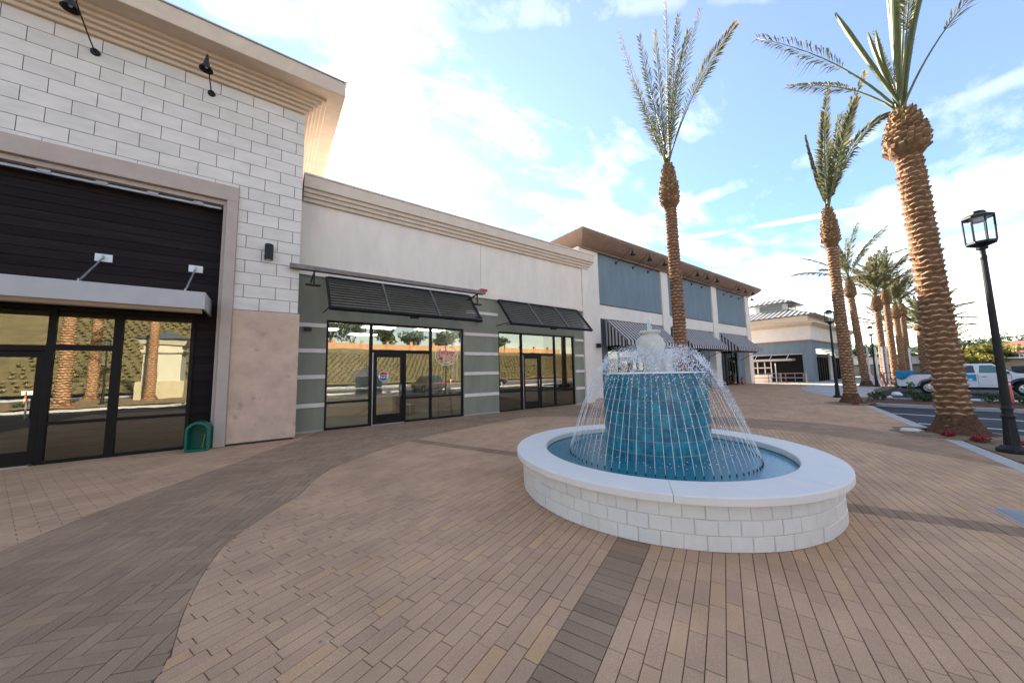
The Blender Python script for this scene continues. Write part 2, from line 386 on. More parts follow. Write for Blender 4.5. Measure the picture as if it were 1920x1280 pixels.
def mosaic():
    mt, g, b = newmat('basin_mosaic')
    geo = g.n('ShaderNodeNewGeometry').outputs['Position']
    vo = g.n('ShaderNodeTexVoronoi'); g.put(vo, 'Vector', geo); vo.inputs['Scale'].default_value = 28; vo.inputs['Randomness'].default_value = .15
    c = g.mix(vo.outputs['Color'], (.008, .13, .19), (.014, .17, .235)); c = g.mix(g.ramp(vo.outputs['Distance'], .42, .55), c, (.03, .19, .24))
    g.put(b, 'Base Color', c); b.inputs['Roughness'].default_value = .25; return mt
M['mosaic'] = mosaic()
def water():
    mt, g, b = newmat('pool_water'); nt = g.nt; nt.nodes.remove(b)
    geo = g.n('ShaderNodeNewGeometry').outputs['Position']
    bp = g.n('ShaderNodeBump'); bp.inputs['Strength'].default_value = 1; bp.inputs['Distance'].default_value = .06
    g.put(bp, 'Height', g.math('ADD', g.noise(geo, 9, 4, .6, 1.2), g.math('MULTIPLY', g.noise(geo, 34, 3, .6, .6), .35)))
    t = g.n('ShaderNodeBsdfTransparent'); t.inputs[0].default_value = (.42, .80, .88, 1)
    gl = g.n('ShaderNodeBsdfGlossy'); gl.inputs[0].default_value = (1, 1, 1, 1); gl.inputs['Roughness'].default_value = .03; g.put(gl, 'Normal', bp.outputs[0])
    fr = g.n('ShaderNodeFresnel'); fr.inputs[0].default_value = 1.33; g.put(fr, 'Normal', bp.outputs[0])
    mx = g.n('ShaderNodeMixShader'); g.put(mx, 0, g.math('MULTIPLY', fr.outputs[0], 1.6, clamp=True))
    nt.links.new(t.outputs[0], mx.inputs[1]); nt.links.new(gl.outputs[0], mx.inputs[2])
    # churned froth near the drum and where the jets fall back
    d = g.n('ShaderNodeVectorMath', operation='DISTANCE'); g.put(d, 0, geo); d.inputs[1].default_value = (4.75, 2.88, .39)
    foam_glint = g.math('MULTIPLY', g.ramp(d.outputs['Value'], 1.25, .75), g.ramp(g.noise(geo, 11, 8, .75, 1.5), .48, .66))
    df = g.n('ShaderNodeBsdfDiffuse'); df.inputs[0].default_value = (.75, .86, .9, 1)
    rip_glint = g.math('MULTIPLY', g.ramp(g.noise(geo, 7, 6, .7, 2.5), .52, .62), g.ramp(g.noise(geo, 22, 5, .7, 1.0), .44, .60))  # caustic-like light on the ripples, painted as pale diffuse patches
    foam_glint = g.math('MAXIMUM', g.math('MULTIPLY', foam_glint, .75), g.math('MULTIPLY', rip_glint, .42))
    mx2 = g.n('ShaderNodeMixShader'); g.put(mx2, 0, foam_glint); nt.links.new(mx.outputs[0], mx2.inputs[1]); nt.links.new(df.outputs[0], mx2.inputs[2])
    nt.links.new(mx2.outputs[0], nt.nodes['Material Output'].inputs[0]); return mt
M['water'] = water()
def spray():
    mt, g, b = newmat('falling_water'); b.inputs['Base Color'].default_value = (.93, .95, .98, 1); b.inputs['Roughness'].default_value = .12
    b.inputs['Transmission Weight'].default_value = .08; b.inputs['IOR'].default_value = 1.33
    return mt
M['spray'] = spray()
def jetm():
    mt, g, b = newmat('thin_water_jet'); nt = g.nt
    b.inputs['Base Color'].default_value = (.93, .95, .98, 1); b.inputs['Roughness'].default_value = .1
    t = g.n('ShaderNodeBsdfTransparent'); mx = g.n('ShaderNodeMixShader'); mx.inputs[0].default_value = .5
    nt.links.new(t.outputs[0], mx.inputs[1]); nt.links.new(b.outputs[0], mx.inputs[2]); nt.links.new(mx.outputs[0], nt.nodes['Material Output'].inputs[0]); return mt
M['jet'] = jetm()
def glass(name, refl, rcol, tcol, rough=.0, wob=.0):
    mt, g, b = newmat(name); nt = g.nt; nt.nodes.remove(b)
    t = g.n('ShaderNodeBsdfTransparent'); t.inputs[0].default_value = (*tcol, 1)
    gl = g.n('ShaderNodeBsdfGlossy'); gl.inputs[0].default_value = (*rcol, 1); gl.inputs['Roughness'].default_value = rough
    if wob:
        geo = g.n('ShaderNodeNewGeometry').outputs['Position']
        bp = g.n('ShaderNodeBump'); bp.inputs['Strength'].default_value = .3; bp.inputs['Distance'].default_value = wob; g.put(bp, 'Height', g.noise(geo, 1.3, 2, .5)); g.put(gl, 'Normal', bp.outputs[0])
    mx = g.n('ShaderNodeMixShader'); lw = g.n('ShaderNodeFresnel'); lw.inputs[0].default_value = 1.5
    g.put(mx, 0, g.math('ADD', g.math('MULTIPLY', lw.outputs[0], 1-refl), refl, clamp=True))
    nt.links.new(t.outputs[0], mx.inputs[1]); nt.links.new(gl.outputs[0], mx.inputs[2])
    nt.links.new(mx.outputs[0], nt.nodes['Material Output'].inputs[0]); return mt
M['glass'] = glass('tinted_shop_glass', .29, (.62, .63, .56), (.6, .62, .6), 0.0, .0025)
def clear_glass():
    mt, g, b = newmat('lantern_glass'); nt = g.nt; nt.nodes.remove(b)
    t = g.n('ShaderNodeBsdfTransparent'); t.inputs[0].default_value = (.94, .96, .97, 1); gl = g.n('ShaderNodeBsdfGlossy'); gl.inputs['Roughness'].default_value = .02
    mx = g.n('ShaderNodeMixShader'); mx.inputs[0].default_value = .07; nt.links.new(t.outputs[0], mx.inputs[1]); nt.links.new(gl.outputs[0], mx.inputs[2]); nt.links.new(mx.outputs[0], nt.nodes['Material Output'].inputs[0]); return mt
M['lglass'] = clear_glass()
def emis(name, col, st):
    mt, g, b = newmat(name); b.inputs['Base Color'].default_value = (*col, 1); b.inputs['Emission Color'].default_value = (*col, 1); b.inputs['Emission Strength'].default_value = st; return mt
M['ceil'] = emis('ceiling_panel_light', (1, .97, .9), 3.0)
def plain(name, col, rough=.5):
    mt, g, b = newmat(name); b.inputs['Base Color'].default_value = (*col, 1); b.inputs['Roughness'].default_value = rough; return mt
M['p_red'] = plain('print_red', (.62, .02, .015)); M['p_white'] = plain('print_white', (.85, .82, .78)); M['p_orange'] = plain('print_orange', (.8, .2, .03)); M['p_blue'] = plain('print_blue', (.02, .12, .34)); M['p_navy'] = plain('print_navy', (.01, .015, .04))
def stripes():
    mt, g, b = newmat('awning_stripes')
    geo = g.n('ShaderNodeTexCoord').outputs['UV']; sp = g.n('ShaderNodeSeparateXYZ'); g.put(sp, 0, geo)
    f = g.math('FRACT', sp.outputs[0]); st = g.math('GREATER_THAN', f, .5)
    c = g.mix(st, (.56, .54, .54), (.055, .045, .055)); g.put(b, 'Base Color', c); b.inputs['Roughness'].default_value = .85
    t = g.n('ShaderNodeBsdfTranslucent'); g.put(t, 0, c); mx = g.n('ShaderNodeMixShader'); mx.inputs[0].default_value = .2
    g.nt.links.new(b.outputs[0], mx.inputs[1]); g.nt.links.new(t.outputs[0], mx.inputs[2]); g.nt.links.new(mx.outputs[0], g.nt.nodes['Material Output'].inputs[0]); return mt
M['stripe'] = stripes()
#SECTION2
# ================================================================== GROUND
def sheet(name, poly, z, mt, parent=None, kind=True, th=.0):
    b = MB()
    if th: b.prism(poly, 'z', z-th, z)
    else: b.tri(*[(p[0], p[1], z) for p in poly])
    o = b.obj(name, M[mt], parent)
    if kind and parent is None: struct(o)
    return o
GZ = -.12
sheet('ground', [(-1500, -1500), (1500, -1500), (1500, 1500), (-1500, 1500)], GZ-.03, 'asphalt')
sheet('parking_lot', [(-16, -11.0), (120, -11.0), (120, 3.9), (20.6, 2.9), (10, -.2), (-16, -7.6)], GZ, 'asphalt')
sheet('road', [(-150, -29.5), (150, -29.5), (150, -12.2), (-150, -12.2)], GZ+.006, 'road')
sheet('pavement', [(-150, -32), (150, -32), (150, -29.5), (-150, -29.5)], .02, 'concrete', th=.2)
def curb_y(x): return -.31 + .287*(x-10.1)
pave = struct(link('plaza_paving', None))
base = MB(); base.prism([(-16, curb_y(-16)+.2), (20.6, curb_y(20.6)+.2), (28, 3.35), (60, 3.9), (60, 15.5), (-16, 15.5)], 'z', -.3, -.008); struct(base.obj('paving_bed', M['sand'], pave))
AN = radians(21.5); UX, UY = cos(AN), sin(AN)
def uv2xy(u, v): return (u*UX - v*UY, u*UY + v*UX)
def xy2uv(x, y): return (x*UX + y*UY, -x*UY + y*UX)
CX, CY = 4.75, 2.88
RIN = [(-180, 5.2), (-100, 5.6), (-30, 5.6), (-20, 5.7), (-7, 6.15), (5, 6.1), (12, 6.0), (40, 6.6), (64.3, 7.6), (75.7, 6.8), (90, 6.1), (99, 6.0), (109, 5.75), (124, 5.55), (134.5, 5.5), (147, 5.15), (162, 5.3), (180, 5.15)]
ROUT = [(-180, 7.4), (-14, 7.6), (-3, 8.2), (13, 8.0), (40, 9.3), (64, 14), (90, 14), (100, 12), (112, 9.4), (118, 8.6), (128, 8.0), (130, 7.8), (139, 7.57), (157, 7.4), (180, 7.4)]
def interp(T, a):
    for (a0, r0_), (a1, r1_) in zip(T, T[1:]):
        if a <= a1: t = (a-a0)/(a1-a0); t = t*t*(3-2*t) if False else t; return r0_+(r1_-r0_)*t
    return T[-1][1]
def polar(p): return hypot(p[0]-CX, p[1]-CY), math.degrees(atan2(p[1]-CY, p[0]-CX))
def f_in(p): r, a = polar(p); return interp(RIN, a) - r
def f_out(p): r, a = polar(p); return interp(ROUT, a) - r
def f_curb(p):
    if p[0] < 20.6: return p[1] - curb_y(p[0]) - .22
    return p[1] - (2.92 + (p[0]-20.6)*.30 if p[0] < 28 else 5.1)
def f_fac(p): return (11.35 if p[0] < .66 else 11.95 if p[0] < 14 else 13.9) - p[1]
def f_fount(p): return polar(p)[0] - 1.9
U3, U2 = (5.72, 6.02), (5.37, 5.67)
def q_(p): return xy2uv(*p)
def band_lo(p): u, v = q_(p); return (U3[0] if v > .9 else U2[0]) - u
def band_hi(p): u, v = q_(p); return u - (U3[1] if v > .9 else U2[1])
def vlo(p): return .70 - q_(p)[1]
def vhi(p): return q_(p)[1] - 1.0
neg = lambda f: (lambda p: -f(p))
REG = dict(
    coreA=[f_in, band_lo, vhi], coreB=[f_in, band_lo, vlo], coreC=[f_in, band_hi],
    ring=[neg(f_in), f_out], outer=[neg(f_out)])
def clip(poly, f):
    out = []; n = len(poly)
    if n < 3: return []
    vals = [f(p) for p in poly]
    if min(vals) >= 0: return poly
    if max(vals) <= 0: return []
    for i in range(n):
        a, b = poly[i], poly[(i+1) % n]; fa, fb = vals[i], vals[(i+1) % n]
        if fa >= 0: out.append(a)
        if (fa >= 0) != (fb >= 0): t = fa/(fa-fb); out.append((a[0]+(b[0]-a[0])*t, a[1]+(b[1]-a[1])*t))
    return out
def parea(p): return .5*sum(p[i][0]*p[(i+1) % len(p)][1]-p[(i+1) % len(p)][0]*p[i][1] for i in range(len(p)))
def inset(poly, d):
    # drop near-duplicate points, offset every edge inward
    P = []
    for p in poly:
        if not P or hypot(p[0]-P[-1][0], p[1]-P[-1][1]) > .004: P.append(p)
    if len(P) > 2 and hypot(P[0][0]-P[-1][0], P[0][1]-P[-1][1]) <= .004: P.pop()
    n = len(P)
    if n < 3: return None
    out = []
    for i in range(n):
        a, b, c = P[i-1], P[i], P[(i+1) % n]
        d1 = (b[0]-a[0], b[1]-a[1]); d2 = (c[0]-b[0], c[1]-b[1]); l1 = hypot(*d1); l2 = hypot(*d2)
        n1 = (-d1[1]/l1, d1[0]/l1); n2 = (-d2[1]/l2, d2[0]/l2)
        k = 1 + n1[0]*n2[0]+n1[1]*n2[1]
        if k < .15: k = .15
        out.append((b[0]+(n1[0]+n2[0])*d/k, b[1]+(n1[1]+n2[1])*d/k))
    return out
BR = []          # (poly, shade)
def emit(rect, regs, shade, curb_soft=True):
    cx = sum(p[0] for p in rect)/4; cy = sum(p[1] for p in rect)/4
    if f_curb((cx, cy)) < -.3 or f_fac((cx, cy)) < -.2 or cx < -7 or cx > 46 or cy < -3.2: return
    if polar((cx, cy))[0] < 1.75: return
    for rg in regs:
        poly = rect
        for f in REG[rg]:
            poly = clip(poly, f)
            if len(poly) < 3: break
        if len(poly) >= 3: poly = clip(poly, f_curb)
        if len(poly) >= 3 and parea(poly) > .0004: BR.append((poly, shade))
W_, L_ = .1, .3
rr = random.Random(5)
for j in range(-110, 160):                       # running bond
    v = j*W_; u = -12 + (j % 2)*.15 + rr.uniform(-.03, .03)
    while u < 48:
        # small irregularities: now and then a cut brick
        ln = L_ if rr.random() > .06 else .2
        a = uv2xy(u, v); c = uv2xy(u+ln, v+W_); mx_, my_ = (a[0]+c[0])/2, (a[1]+c[1])/2
        if -7.5 < mx_ < 46 and curb_y(mx_)-.5 < my_ < 14.2 and my_ > -3.4:
            rect = [uv2xy(u, v), uv2xy(u+ln, v), uv2xy(u+ln, v+W_), uv2xy(u, v+W_)]
            fi = f_in((mx_, my_)); fo = f_out((mx_, my_)); regs = []
            if fi > -.4:
                if band_hi((mx_, my_)) > -.4: regs.append('coreC')
                if band_lo((mx_, my_)) > -.4:
                    if vhi((mx_, my_)) > -.3: regs.append('coreA')
                    if vlo((mx_, my_)) > -.3: regs.append('coreB')
            if regs: emit(rect, regs, 0.0)
        u += ln
for j in range(-110, 160):                       # outer field: strict half bond
    for k_ in range(-40, 160):
        u = k_*.3 + (j % 2)*.15; v = j*W_; mx_, my_ = uv2xy(u+.15, v+.05)
        if -7.5 < mx_ < 46 and curb_y(mx_)-.5 < my_ < 14.2 and my_ > -3.4 and f_out((mx_, my_)) < .4:
            emit([uv2xy(u, v), uv2xy(u+L_, v), uv2xy(u+L_, v+W_), uv2xy(u, v+W_)], ['outer'], 0.0)
# soldier bands
k = 0
for j in range(-60, 60):
    u = j*W_
    if u+W_ < 5.5-1.7:
        rect = [uv2xy(u, .70), uv2xy(u+W_, .70), uv2xy(u+W_, 1.0), uv2xy(u, 1.0)]
        if f_in(rect[0]) > -.3:
            poly = clip(rect, f_in)
            if len(poly) > 2 and parea(poly) > .001: BR.append((poly, 1.0))
    v = j*W_ + .9
    for (ua, ub), ok in ((U3, v > 2.4), (U2, v < -.6)):
        if ok:
            rect = [uv2xy(ua, v), uv2xy(ub, v), uv2xy(ub, v+W_), uv2xy(ua, v+W_)]; mx_, my_ = rect[0]
            poly = clip(clip(rect, f_in), f_curb) if f_in(rect[0]) > -.3 else []
            if len(poly) > 2 and parea(poly) > .001: BR.append((poly, 1.0))
# herringbone ring, laid at 45 degrees to the rows
HA = AN + radians(45); hx, hy = cos(HA), sin(HA)
def h2(a, b): return (a*hx - b*hy, a*hy + b*hx)
for i in range(-160, 220):
    for j in range(-260, 160):
        kk = (i+j) % 6
        if kk == 0: r4 = (i, j, i+3, j+1)
        elif kk == 3: r4 = (i, j, i+1, j+3)
        else: continue
        a0, b0, a1, b1 = [q*W_ for q in r4]
        mx_, my_ = h2((a0+a1)/2, (b0+b1)/2)
        if not (-7.3 < mx_ < 16 and -3.2 < my_ < 12): continue
        if my_ < curb_y(mx_)-.3: continue
        fi = f_in((mx_, my_)); fo = f_out((mx_, my_))
        if fi < .35 and fo > -.35: emit([h2(a0, b0), h2(a1, b0), h2(a1, b1), h2(a0, b1)], ['ring'], .8)
def project(x, y, z):
    d = Vector((x, y, z-EYE)); zz = d.dot(fwd)
    if zz < .1: return None
    return 960+FPX*d.dot(CR)/zz, 640-FPX*d.dot(CU)/zz
def brick_geo(poly, zt, rnd):
    o_ = inset(poly, .0026); t_ = inset(poly, .0055)
    if not o_ or not t_ or len(o_) != len(t_) or parea(t_) < .00012: return None
    n = len(o_); tx, ty = rnd.uniform(-.004, .004), rnd.uniform(-.004, .004)
    cx = sum(p[0] for p in o_)/n; cy = sum(p[1] for p in o_)/n
    T = [(p[0], p[1], zt+(p[0]-cx)*tx+(p[1]-cy)*ty) for p in t_]
    Q = [(p[0], p[1], zt-.0025+(p[0]-cx)*tx+(p[1]-cy)*ty) for p in o_]
    B = [(p[0], p[1], -.012) for p in o_]
    F = [tuple(range(n))] + [(n+i, n+(i+1) % n, (i+1) % n, i) for i in range(n)] + [(2*n+i, 2*n+(i+1) % n, n+(i+1) % n, n+i) for i in range(n)]
    return T+Q+B, F
cand = []
for idx, (poly, sh) in enumerate(BR):
    n = len(poly); cx = sum(p[0] for p in poly)/n; cy = sum(p[1] for p in poly)/n
    P = [project(p[0], p[1], 0) for p in poly]
    if None in P or not any(0 < p[0] < 1920 and 0 < p[1] < 1280 for p in P): continue
    cand.append((-abs(parea(P)), idx))
cand.sort(); single = set(i for _, i in cand[:300])
sv, sf, stint, sshade = [], [], [], []
br = random.Random(3)
pm_shared = {}
for idx, (poly, sh) in enumerate(BR):
    tint = br.random(); zt = br.uniform(-.0015, .0015); sh_ = sh
    geo_ = brick_geo(poly, zt, br)
    if not geo_: continue
    V, F = geo_
    if idx in single:
        n = len(poly); cx = sum(p[0] for p in poly)/n; cy = sum(p[1] for p in poly)/n
        e = (poly[1][0]-poly[0][0], poly[1][1]-poly[0][1]); a_ = atan2(e[1], e[0]); l0 = hypot(*e)
        e2 = hypot(poly[2][0]-poly[1][0], poly[2][1]-poly[1][1])
        full = n == 4 and abs(l0*e2-abs(parea(poly))) < 1e-5
        key = (round(l0, 3), round(e2, 3)) if full else None
        if full and key in pm_shared: me = pm_shared[key]
        else:
            ca, sa = cos(-a_), sin(-a_)
            V2 = [((x-cx)*ca-(y-cy)*sa, (x-cx)*sa+(y-cy)*ca, z) for x, y, z in V]
            me = bpy.data.meshes.new('paver'); me.from_pydata(V2, [], F); me.materials.append(M['paver_o'])
            if full: pm_shared[key] = me
        o = link('paver', me, pave, (cx, cy, zt if full else 0)); o.rotation_euler = (0, 0, a_)
        o['tint'] = tint; o['shade'] = sh_
    else:
        b = len(sv); sv += V; sf += [tuple(b+i for i in f) for f in F]; stint += [tint]*len(V); sshade += [sh_]*len(V)
me = bpy.data.meshes.new('paver_field'); me.from_pydata(sv, [], sf); me.materials.append(M['paver'])
for nm, dat in (('tint', stint), ('shade', sshade)):
    at = me.attributes.new(nm, 'FLOAT', 'POINT'); at.data.foreach_set('value', dat)
stuff(link('paver_field', me, pave)); print('pavers', len(BR))
# kerb of the plaza, concrete apron and beyond
def strip(name, pts, w0, z0, z1, mt, parent=None):
    b = MB()
    for (a, c) in zip(pts, pts[1:]):
        a = Vector((*a, 0)); c = Vector((*c, 0)); n = (c-a).normalized().cross(Vector((0, 0, 1)))*w0
        P = [a, c, c-n, a-n]; b.quadbox([(p.x, p.y, z0) for p in P]+[(p.x, p.y, z1) for p in P])
    return b.obj(name, M[mt], parent, bevel=.012)
kb = []
segs = []
x = -16.0
while x < 20.5:
    x2 = min(x+2.4, 20.6); segs.append(((x+.006, curb_y(x+.006)), (x2-.006, curb_y(x2-.006)))); x = x2
curb = struct(link('kerb', None))
for s_ in segs: strip('kerb_stone', s_, .24, -.3, .004, 'curb', curb)
strip('kerb_stone', [(20.62, 2.72), (24.6, 3.9)], .24, -.3, .004, 'curb', curb)
strip('kerb_stone', [(28.0, 3.3), (33, 4.0)], .24, -.3, .006, 'curb', curb)
strip('kerb_stone', [(33.0, 4.0), (60, 3.95)], .24, -.3, .006, 'curb', curb)
sheet('pavement', [(25, 3.3), (28, 3.5), (33, 4.22), (60, 4.2), (60, 8), (46, 9.2), (33, 7.8), (28.4, 6.4), (25.3, 4.9), (24, 4.1)], .004, 'concrete', th=.2)
sheet('pavement', [(41.0, 8), (75, 8), (75, 20), (41.0, 20)], .002, 'concrete', th=.2)
sheet('pavement', [(-16, 11.05), (-4.5, 11.05), (-4.5, 11.2), (-16, 11.2)], .003, 'concrete', th=.1)
y_ = MB(); y_.prism([(24.4, 3.95), (27.8, 3.32), (27.9, 3.75), (25.2, 4.6)], 'z', -.05, .012); struct(y_.obj('tactile_strip', M['yellow']))
# parking lines
for i, X in enumerate((15.75, 18.35)):
    l = MB(); l.box(X-.05, -8.2, GZ-.01, X+.05, curb_y(X)-.25, GZ+.004); struct(l.obj('parking_line', M['paint']))
for i in range(9):
    X = -9 + i*2.7; l = MB(); l.box(X-.05, -10.6, GZ-.01, X+.05, -6.2 if X > -1 else -9.3, GZ+.004); struct(l.obj('parking_line', M['paint']))
l = MB(); l.box(27.2, -12, GZ-.01, 27.9, 2.0, GZ+.004); struct(l.obj('parking_line', M['paint']))
# planted island between the parking rows
isl = struct(link('planting_island', None))
for (a, c) in (((21.3, 2.75), (21.3, -3)), ((21.3, -3), (21.3, -9)), ((24.9, -9), (24.9, -3)), ((24.9, -3), (24.9, 3.2))):
    strip('kerb_stone', (a, c), -.2, GZ-.1, .004, 'curb', isl)
b = MB(); n1 = 24
for i in range(n1):
    for j in range(14):
        pass
def blanket(name, x0, y0, x1, y1, nx, ny, hfun, mt, parent=None, kind=None):
    b = MB()
    for i in range(nx+1):
        for j in range(ny+1):
            X = x0+(x1-x0)*i/nx; Y = y0+(y1-y0)*j/ny; b.v.append((X, Y, hfun(X, Y))); b.a.append(.5)
    for i in range(nx):
        for j in range(ny): a = i*(ny+1)+j; b.f.append((a, a+ny+1, a+ny+2, a+1))
    o = b.obj(name, M[mt], parent, smooth=True)
    if kind: o['kind'] = kind
    return o
def nz(x, y, s=1.0, o=0.0): return mnoise.noise(Vector((x*s+o, y*s-o, o*.7)))
blanket('mulch_bed', 21.5, -9, 24.7, 3.0, 24, 70, lambda x, y: -.02+.035*nz(x, y, 3)+.03*nz(x, y, 9), 'mulch', isl, 'structure')
b = MB(); b.prism([(10.2, -.33), (13.7, .68), (13.5, -.1), (12.4, -.75), (10.6, -1.2)], 'z', GZ-.02, -.002); struct(b.obj('planting_island', M['soil'], None))
# far side planted strip with palms seen in the shop glass
isl2 = struct(link('planting_island', None))
for (a, c) in (((-16, -9.6), (-5.2, -9.2)), ((-5.2, -9.2), (-4.4, -11.4)), ((-4.4, -11.4), (60, -11.4))):
    strip('kerb_stone', (a, c), .2, GZ-.1, .02, 'curb', isl2)
blanket('mulch_bed', -40, -12.1, 60, -11.4, 90, 4, lambda x, y: .0+.03*nz(x, y, 2), 'soil', isl2, 'structure')
blanket('mulch_bed', -16, -20.5, -4.6, -9.8, 40, 40, lambda x, y: .06+.09*nz(x, y, .6)+.03*nz(x, y, 3), 'soil', isl2, 'structure')

# ================================================================== HILL OPPOSITE (seen in the glass)
def hill_h(x, y):
    s = max(0, -y-32); t = min(1, max(0, (x+6)/9)); t = t*t*(3-2*t)
    low = min(s*.46, 5.2) + max(0, min(s-12.5, 3))*.45
    high = min(s*.56, 19)
    return .3 + high*(1-t)+low*t + .25*nz(x, y, .35)
struct(blanket('hillside', -75, -70, 95, -32, 110, 60, hill_h, 'straw'))
hb = MB()
for i in range(-26, 100):
    for j in range(44):
        s = .5 + j*.78; X = i*.82 + (j % 2)*.41 + R_.uniform(-.12, .12); Y = -32 - s + R_.uniform(-.1, .1)
        if X > 0 and s > 11.8: continue
        if X > 70: continue
        z = hill_h(X, Y); r = R_.uniform(.26, .42); tn = 0 if R_.random() > .13 else R_.uniform(.3, .8)
        c = (X, Y, z+.12)
        for q in range(7):
            a = q*2*pi/7 + R_.random(); d = Vector((cos(a), sin(a), R_.uniform(.4, 1.1)))*r
            p = Vector(c); sx = Vector((-sin(a), cos(a), 0))*.15
            hb.tri(p-sx, p+sx, p+d, tone=tn)
            hb.tri(p-sx*1.3+Vector((0, 0, .05)), p+sx+Vector((0, 0, .02)), p+Vector((0, 0, r*.9)), tone=tn)
tag(stuff(hb.obj('dry_grass', M['strawt'], None, attr=True, fix=False)), 'rows of straw-coloured grass tufts planted across the hillside opposite', 'grass')
b = MB()
for i in range(60):
    X = R_.uniform(2, 60); s = R_.uniform(12.2, 15.5); Y = -32-s; b.ico((X, Y, hill_h(X, Y)+.05), R_.uniform(.1, .35), 1.4, 1, .8)
tag(stuff(b.obj('slope_rubble', M['rock'])), 'grey broken rock on the upper slope under the orange wall', 'rocks')
wl = thing('retaining_wall', 'long orange block wall with piers along the top of the hillside', 'wall', loc=(0, -48, 0))
for i in range(14):
    X0 = 0+i*5.0; MB().box(X0+.25, -.1, 5.6, X0+4.75, .1, 8.0).obj('wall_panel', M['orwall'], wl)
    MB().box(X0-.25, -.22, 5.4, X0+.25, .22, 8.5).box(X0-.3, -.27, 8.5, X0+.3, .27, 8.6).obj('pier', M['orwall'], wl)

# ================================================================== FOUNTAIN
fo = thing('fountain', 'round water fountain with white block basin, blue tiled drum and cream urn', 'fountain', loc=(CX, CY, 0))
MB().lathe([(1.66, .14), (1.66, .425), (1.991, .425), (1.991, 0.0)], n=96).obj('basin_wall', M['grout'], fo, smooth=False)
MB().lathe([(1.655, .42), (1.655, .12), (0.01, .12)], n=96).obj('basin_lining', M['mosaic'], fo)
def wedge(ra, rb, z0, z1, a, seg=2, ch=.004):
    """curved block centred on the +X axis, angular width a"""
    b = MB(); prof = [(ra, z0), (rb-ch, z0), (rb, z0+ch), (rb, z1-ch), (rb-ch, z1), (ra, z1)]; n = len(prof)
    angs = [-a/2, -a/2+ch/rb] + [-a/2+a*i/seg for i in range(1, seg)] + [a/2-ch/rb, a/2]
    for k, t in enumerate(angs):
        end = k in (0, len(angs)-1)
        for (r, z) in prof:
            r2 = min(r, rb-ch) if end else r
            b.v.append((r2*cos(t), r2*sin(t), z)); b.a.append(.5)
    for k in range(len(angs)-1):
        for i in range(n): j = (i+1) % n; b.f.append((k*n+i, k*n+j, (k+1)*n+j, (k+1)*n+i))
    b.f.append(tuple(range(n))); e = (len(angs)-1)*n; b.f.append(tuple(range(e+n-1, e-1, -1))); return b
bw = wedge(1.93, 2.0, 0, .133, 2*pi/64 - .0022, 2, .005)
proto = bw.obj('block', M['brickw'], fo); bmesh_ = proto.data
first = True
for row in range(3):
    for i in range(64):
        if first: o = proto; first = False
        else: o = link('block', bmesh_, fo)
        rr_ = R_.uniform(-.004, .004)
        o.location = (rr_*cos(2*pi*(i+.5*(row % 2))/64), rr_*sin(2*pi*(i+.5*(row % 2))/64), .003 + row*.1385); o.rotation_euler = (0, 0, 2*pi*(i+.5*(row % 2))/64)
prof = [(1.65, .425), (2.07, .425), (2.083, .428), (2.088, .436), (2.088, .498), (2.084, .507), (2.075, .511), (1.66, .511), (1.648, .508), (1.642, .50), (1.642, .433), (1.645, .427)]
b = MB(); S = 14; an_ = 2*pi/8-.0025
for k in range(S+1):
    t = -an_/2 + an_*k/S
    for (r, z) in prof: b.v.append((r*cos(t), r*sin(t), z)); b.a.append(.5)
n = len(prof)
for k in range(S):
    for i in range(n): j = (i+1) % n; b.f.append((k*n+i, k*n+j, (k+1)*n+j, (k+1)*n+i))
b.f.append(tuple(range(n))); b.f.append(tuple(range(S*n+n-1, S*n-1, -1)))
cop = b.obj('coping_stone', M['rim'], fo)
for k in range(8):
    o = cop if k == 0 else link('coping_stone', cop.data, fo)
    o.rotation_euler = (0, 0, radians(12) + k*pi/4)
# water
b = MB(); NR, NA = 26, 96
for i in range(NR+1):
    r = .70 + (1.654-.70)*i/NR
    for k in range(NA):
        t = 2*pi*k/NA; x, y = r*cos(t), r*sin(t)
        b.v.append((x, y, .385 + .010*nz(x, y, 5, 2) + .008*nz(x, y, 13, 4))); b.a.append(.5)
for i in range(NR):
    for k in range(NA): b.f.append((i*NA+k, i*NA+(k+1) % NA, (i+1)*NA+(k+1) % NA, (i+1)*NA+k))
b.obj('water_surface', M['water'], fo, smooth=True, fix=False)
MB().lathe([(.7255, .12), (.7255, 1.575), (.70, 1.585), (.0, 1.585)], n=72).obj('drum_core', mat('tile_grout', (.30, .27, .25), .9), fo)
tw = wedge(.69, .731, 0, .1705, 2*pi/36 - .0075, 4, .005)
tp = tw.obj('tile', M['tile'], fo); first = True
for row in range(7):
    for i in range(36):
        if first: o = tp; first = False
        else: o = link('tile', tp.data, fo)
        a = 2*pi*(i+.3)/36
        o.location = (0, 0, .352 + row*.177); o.rotation_euler = (0, 0, a)
MB().lathe([(.725, 1.59), (.74, 1.594), (.735, 1.602), (.5, 1.612), (.0, 1.62)], n=72).obj('top_water', M['spray'], fo, smooth=True)
MB().lathe([(.0, 1.6), (.12, 1.6), (.115, 1.66), (.10, 1.70), (.135, 1.78), (.175, 1.88), (.197, 1.98), (.198, 2.05), (.185, 2.11), (.155, 2.15), (.125, 2.172), (.118, 2.185), (.125, 2.197), (.15, 2.207), (.158, 2.222), (.152, 2.238), (.13, 2.246), (.10, 2.243), (.09, 2.2), (0, 2.2)], n=40).obj('urn', M['urn'], fo, smooth=True)
RN = 1.28
b = MB(); N = 72
b.v = []; b.a = []
for k in range(N):
    t = 2*pi*k/N
    for q in range(6): ph = 2*pi*q/6; b.v.append(((RN+.014*cos(ph))*cos(t), (RN+.014*cos(ph))*sin(t), .40+.014*sin(ph))); b.a.append(.5)
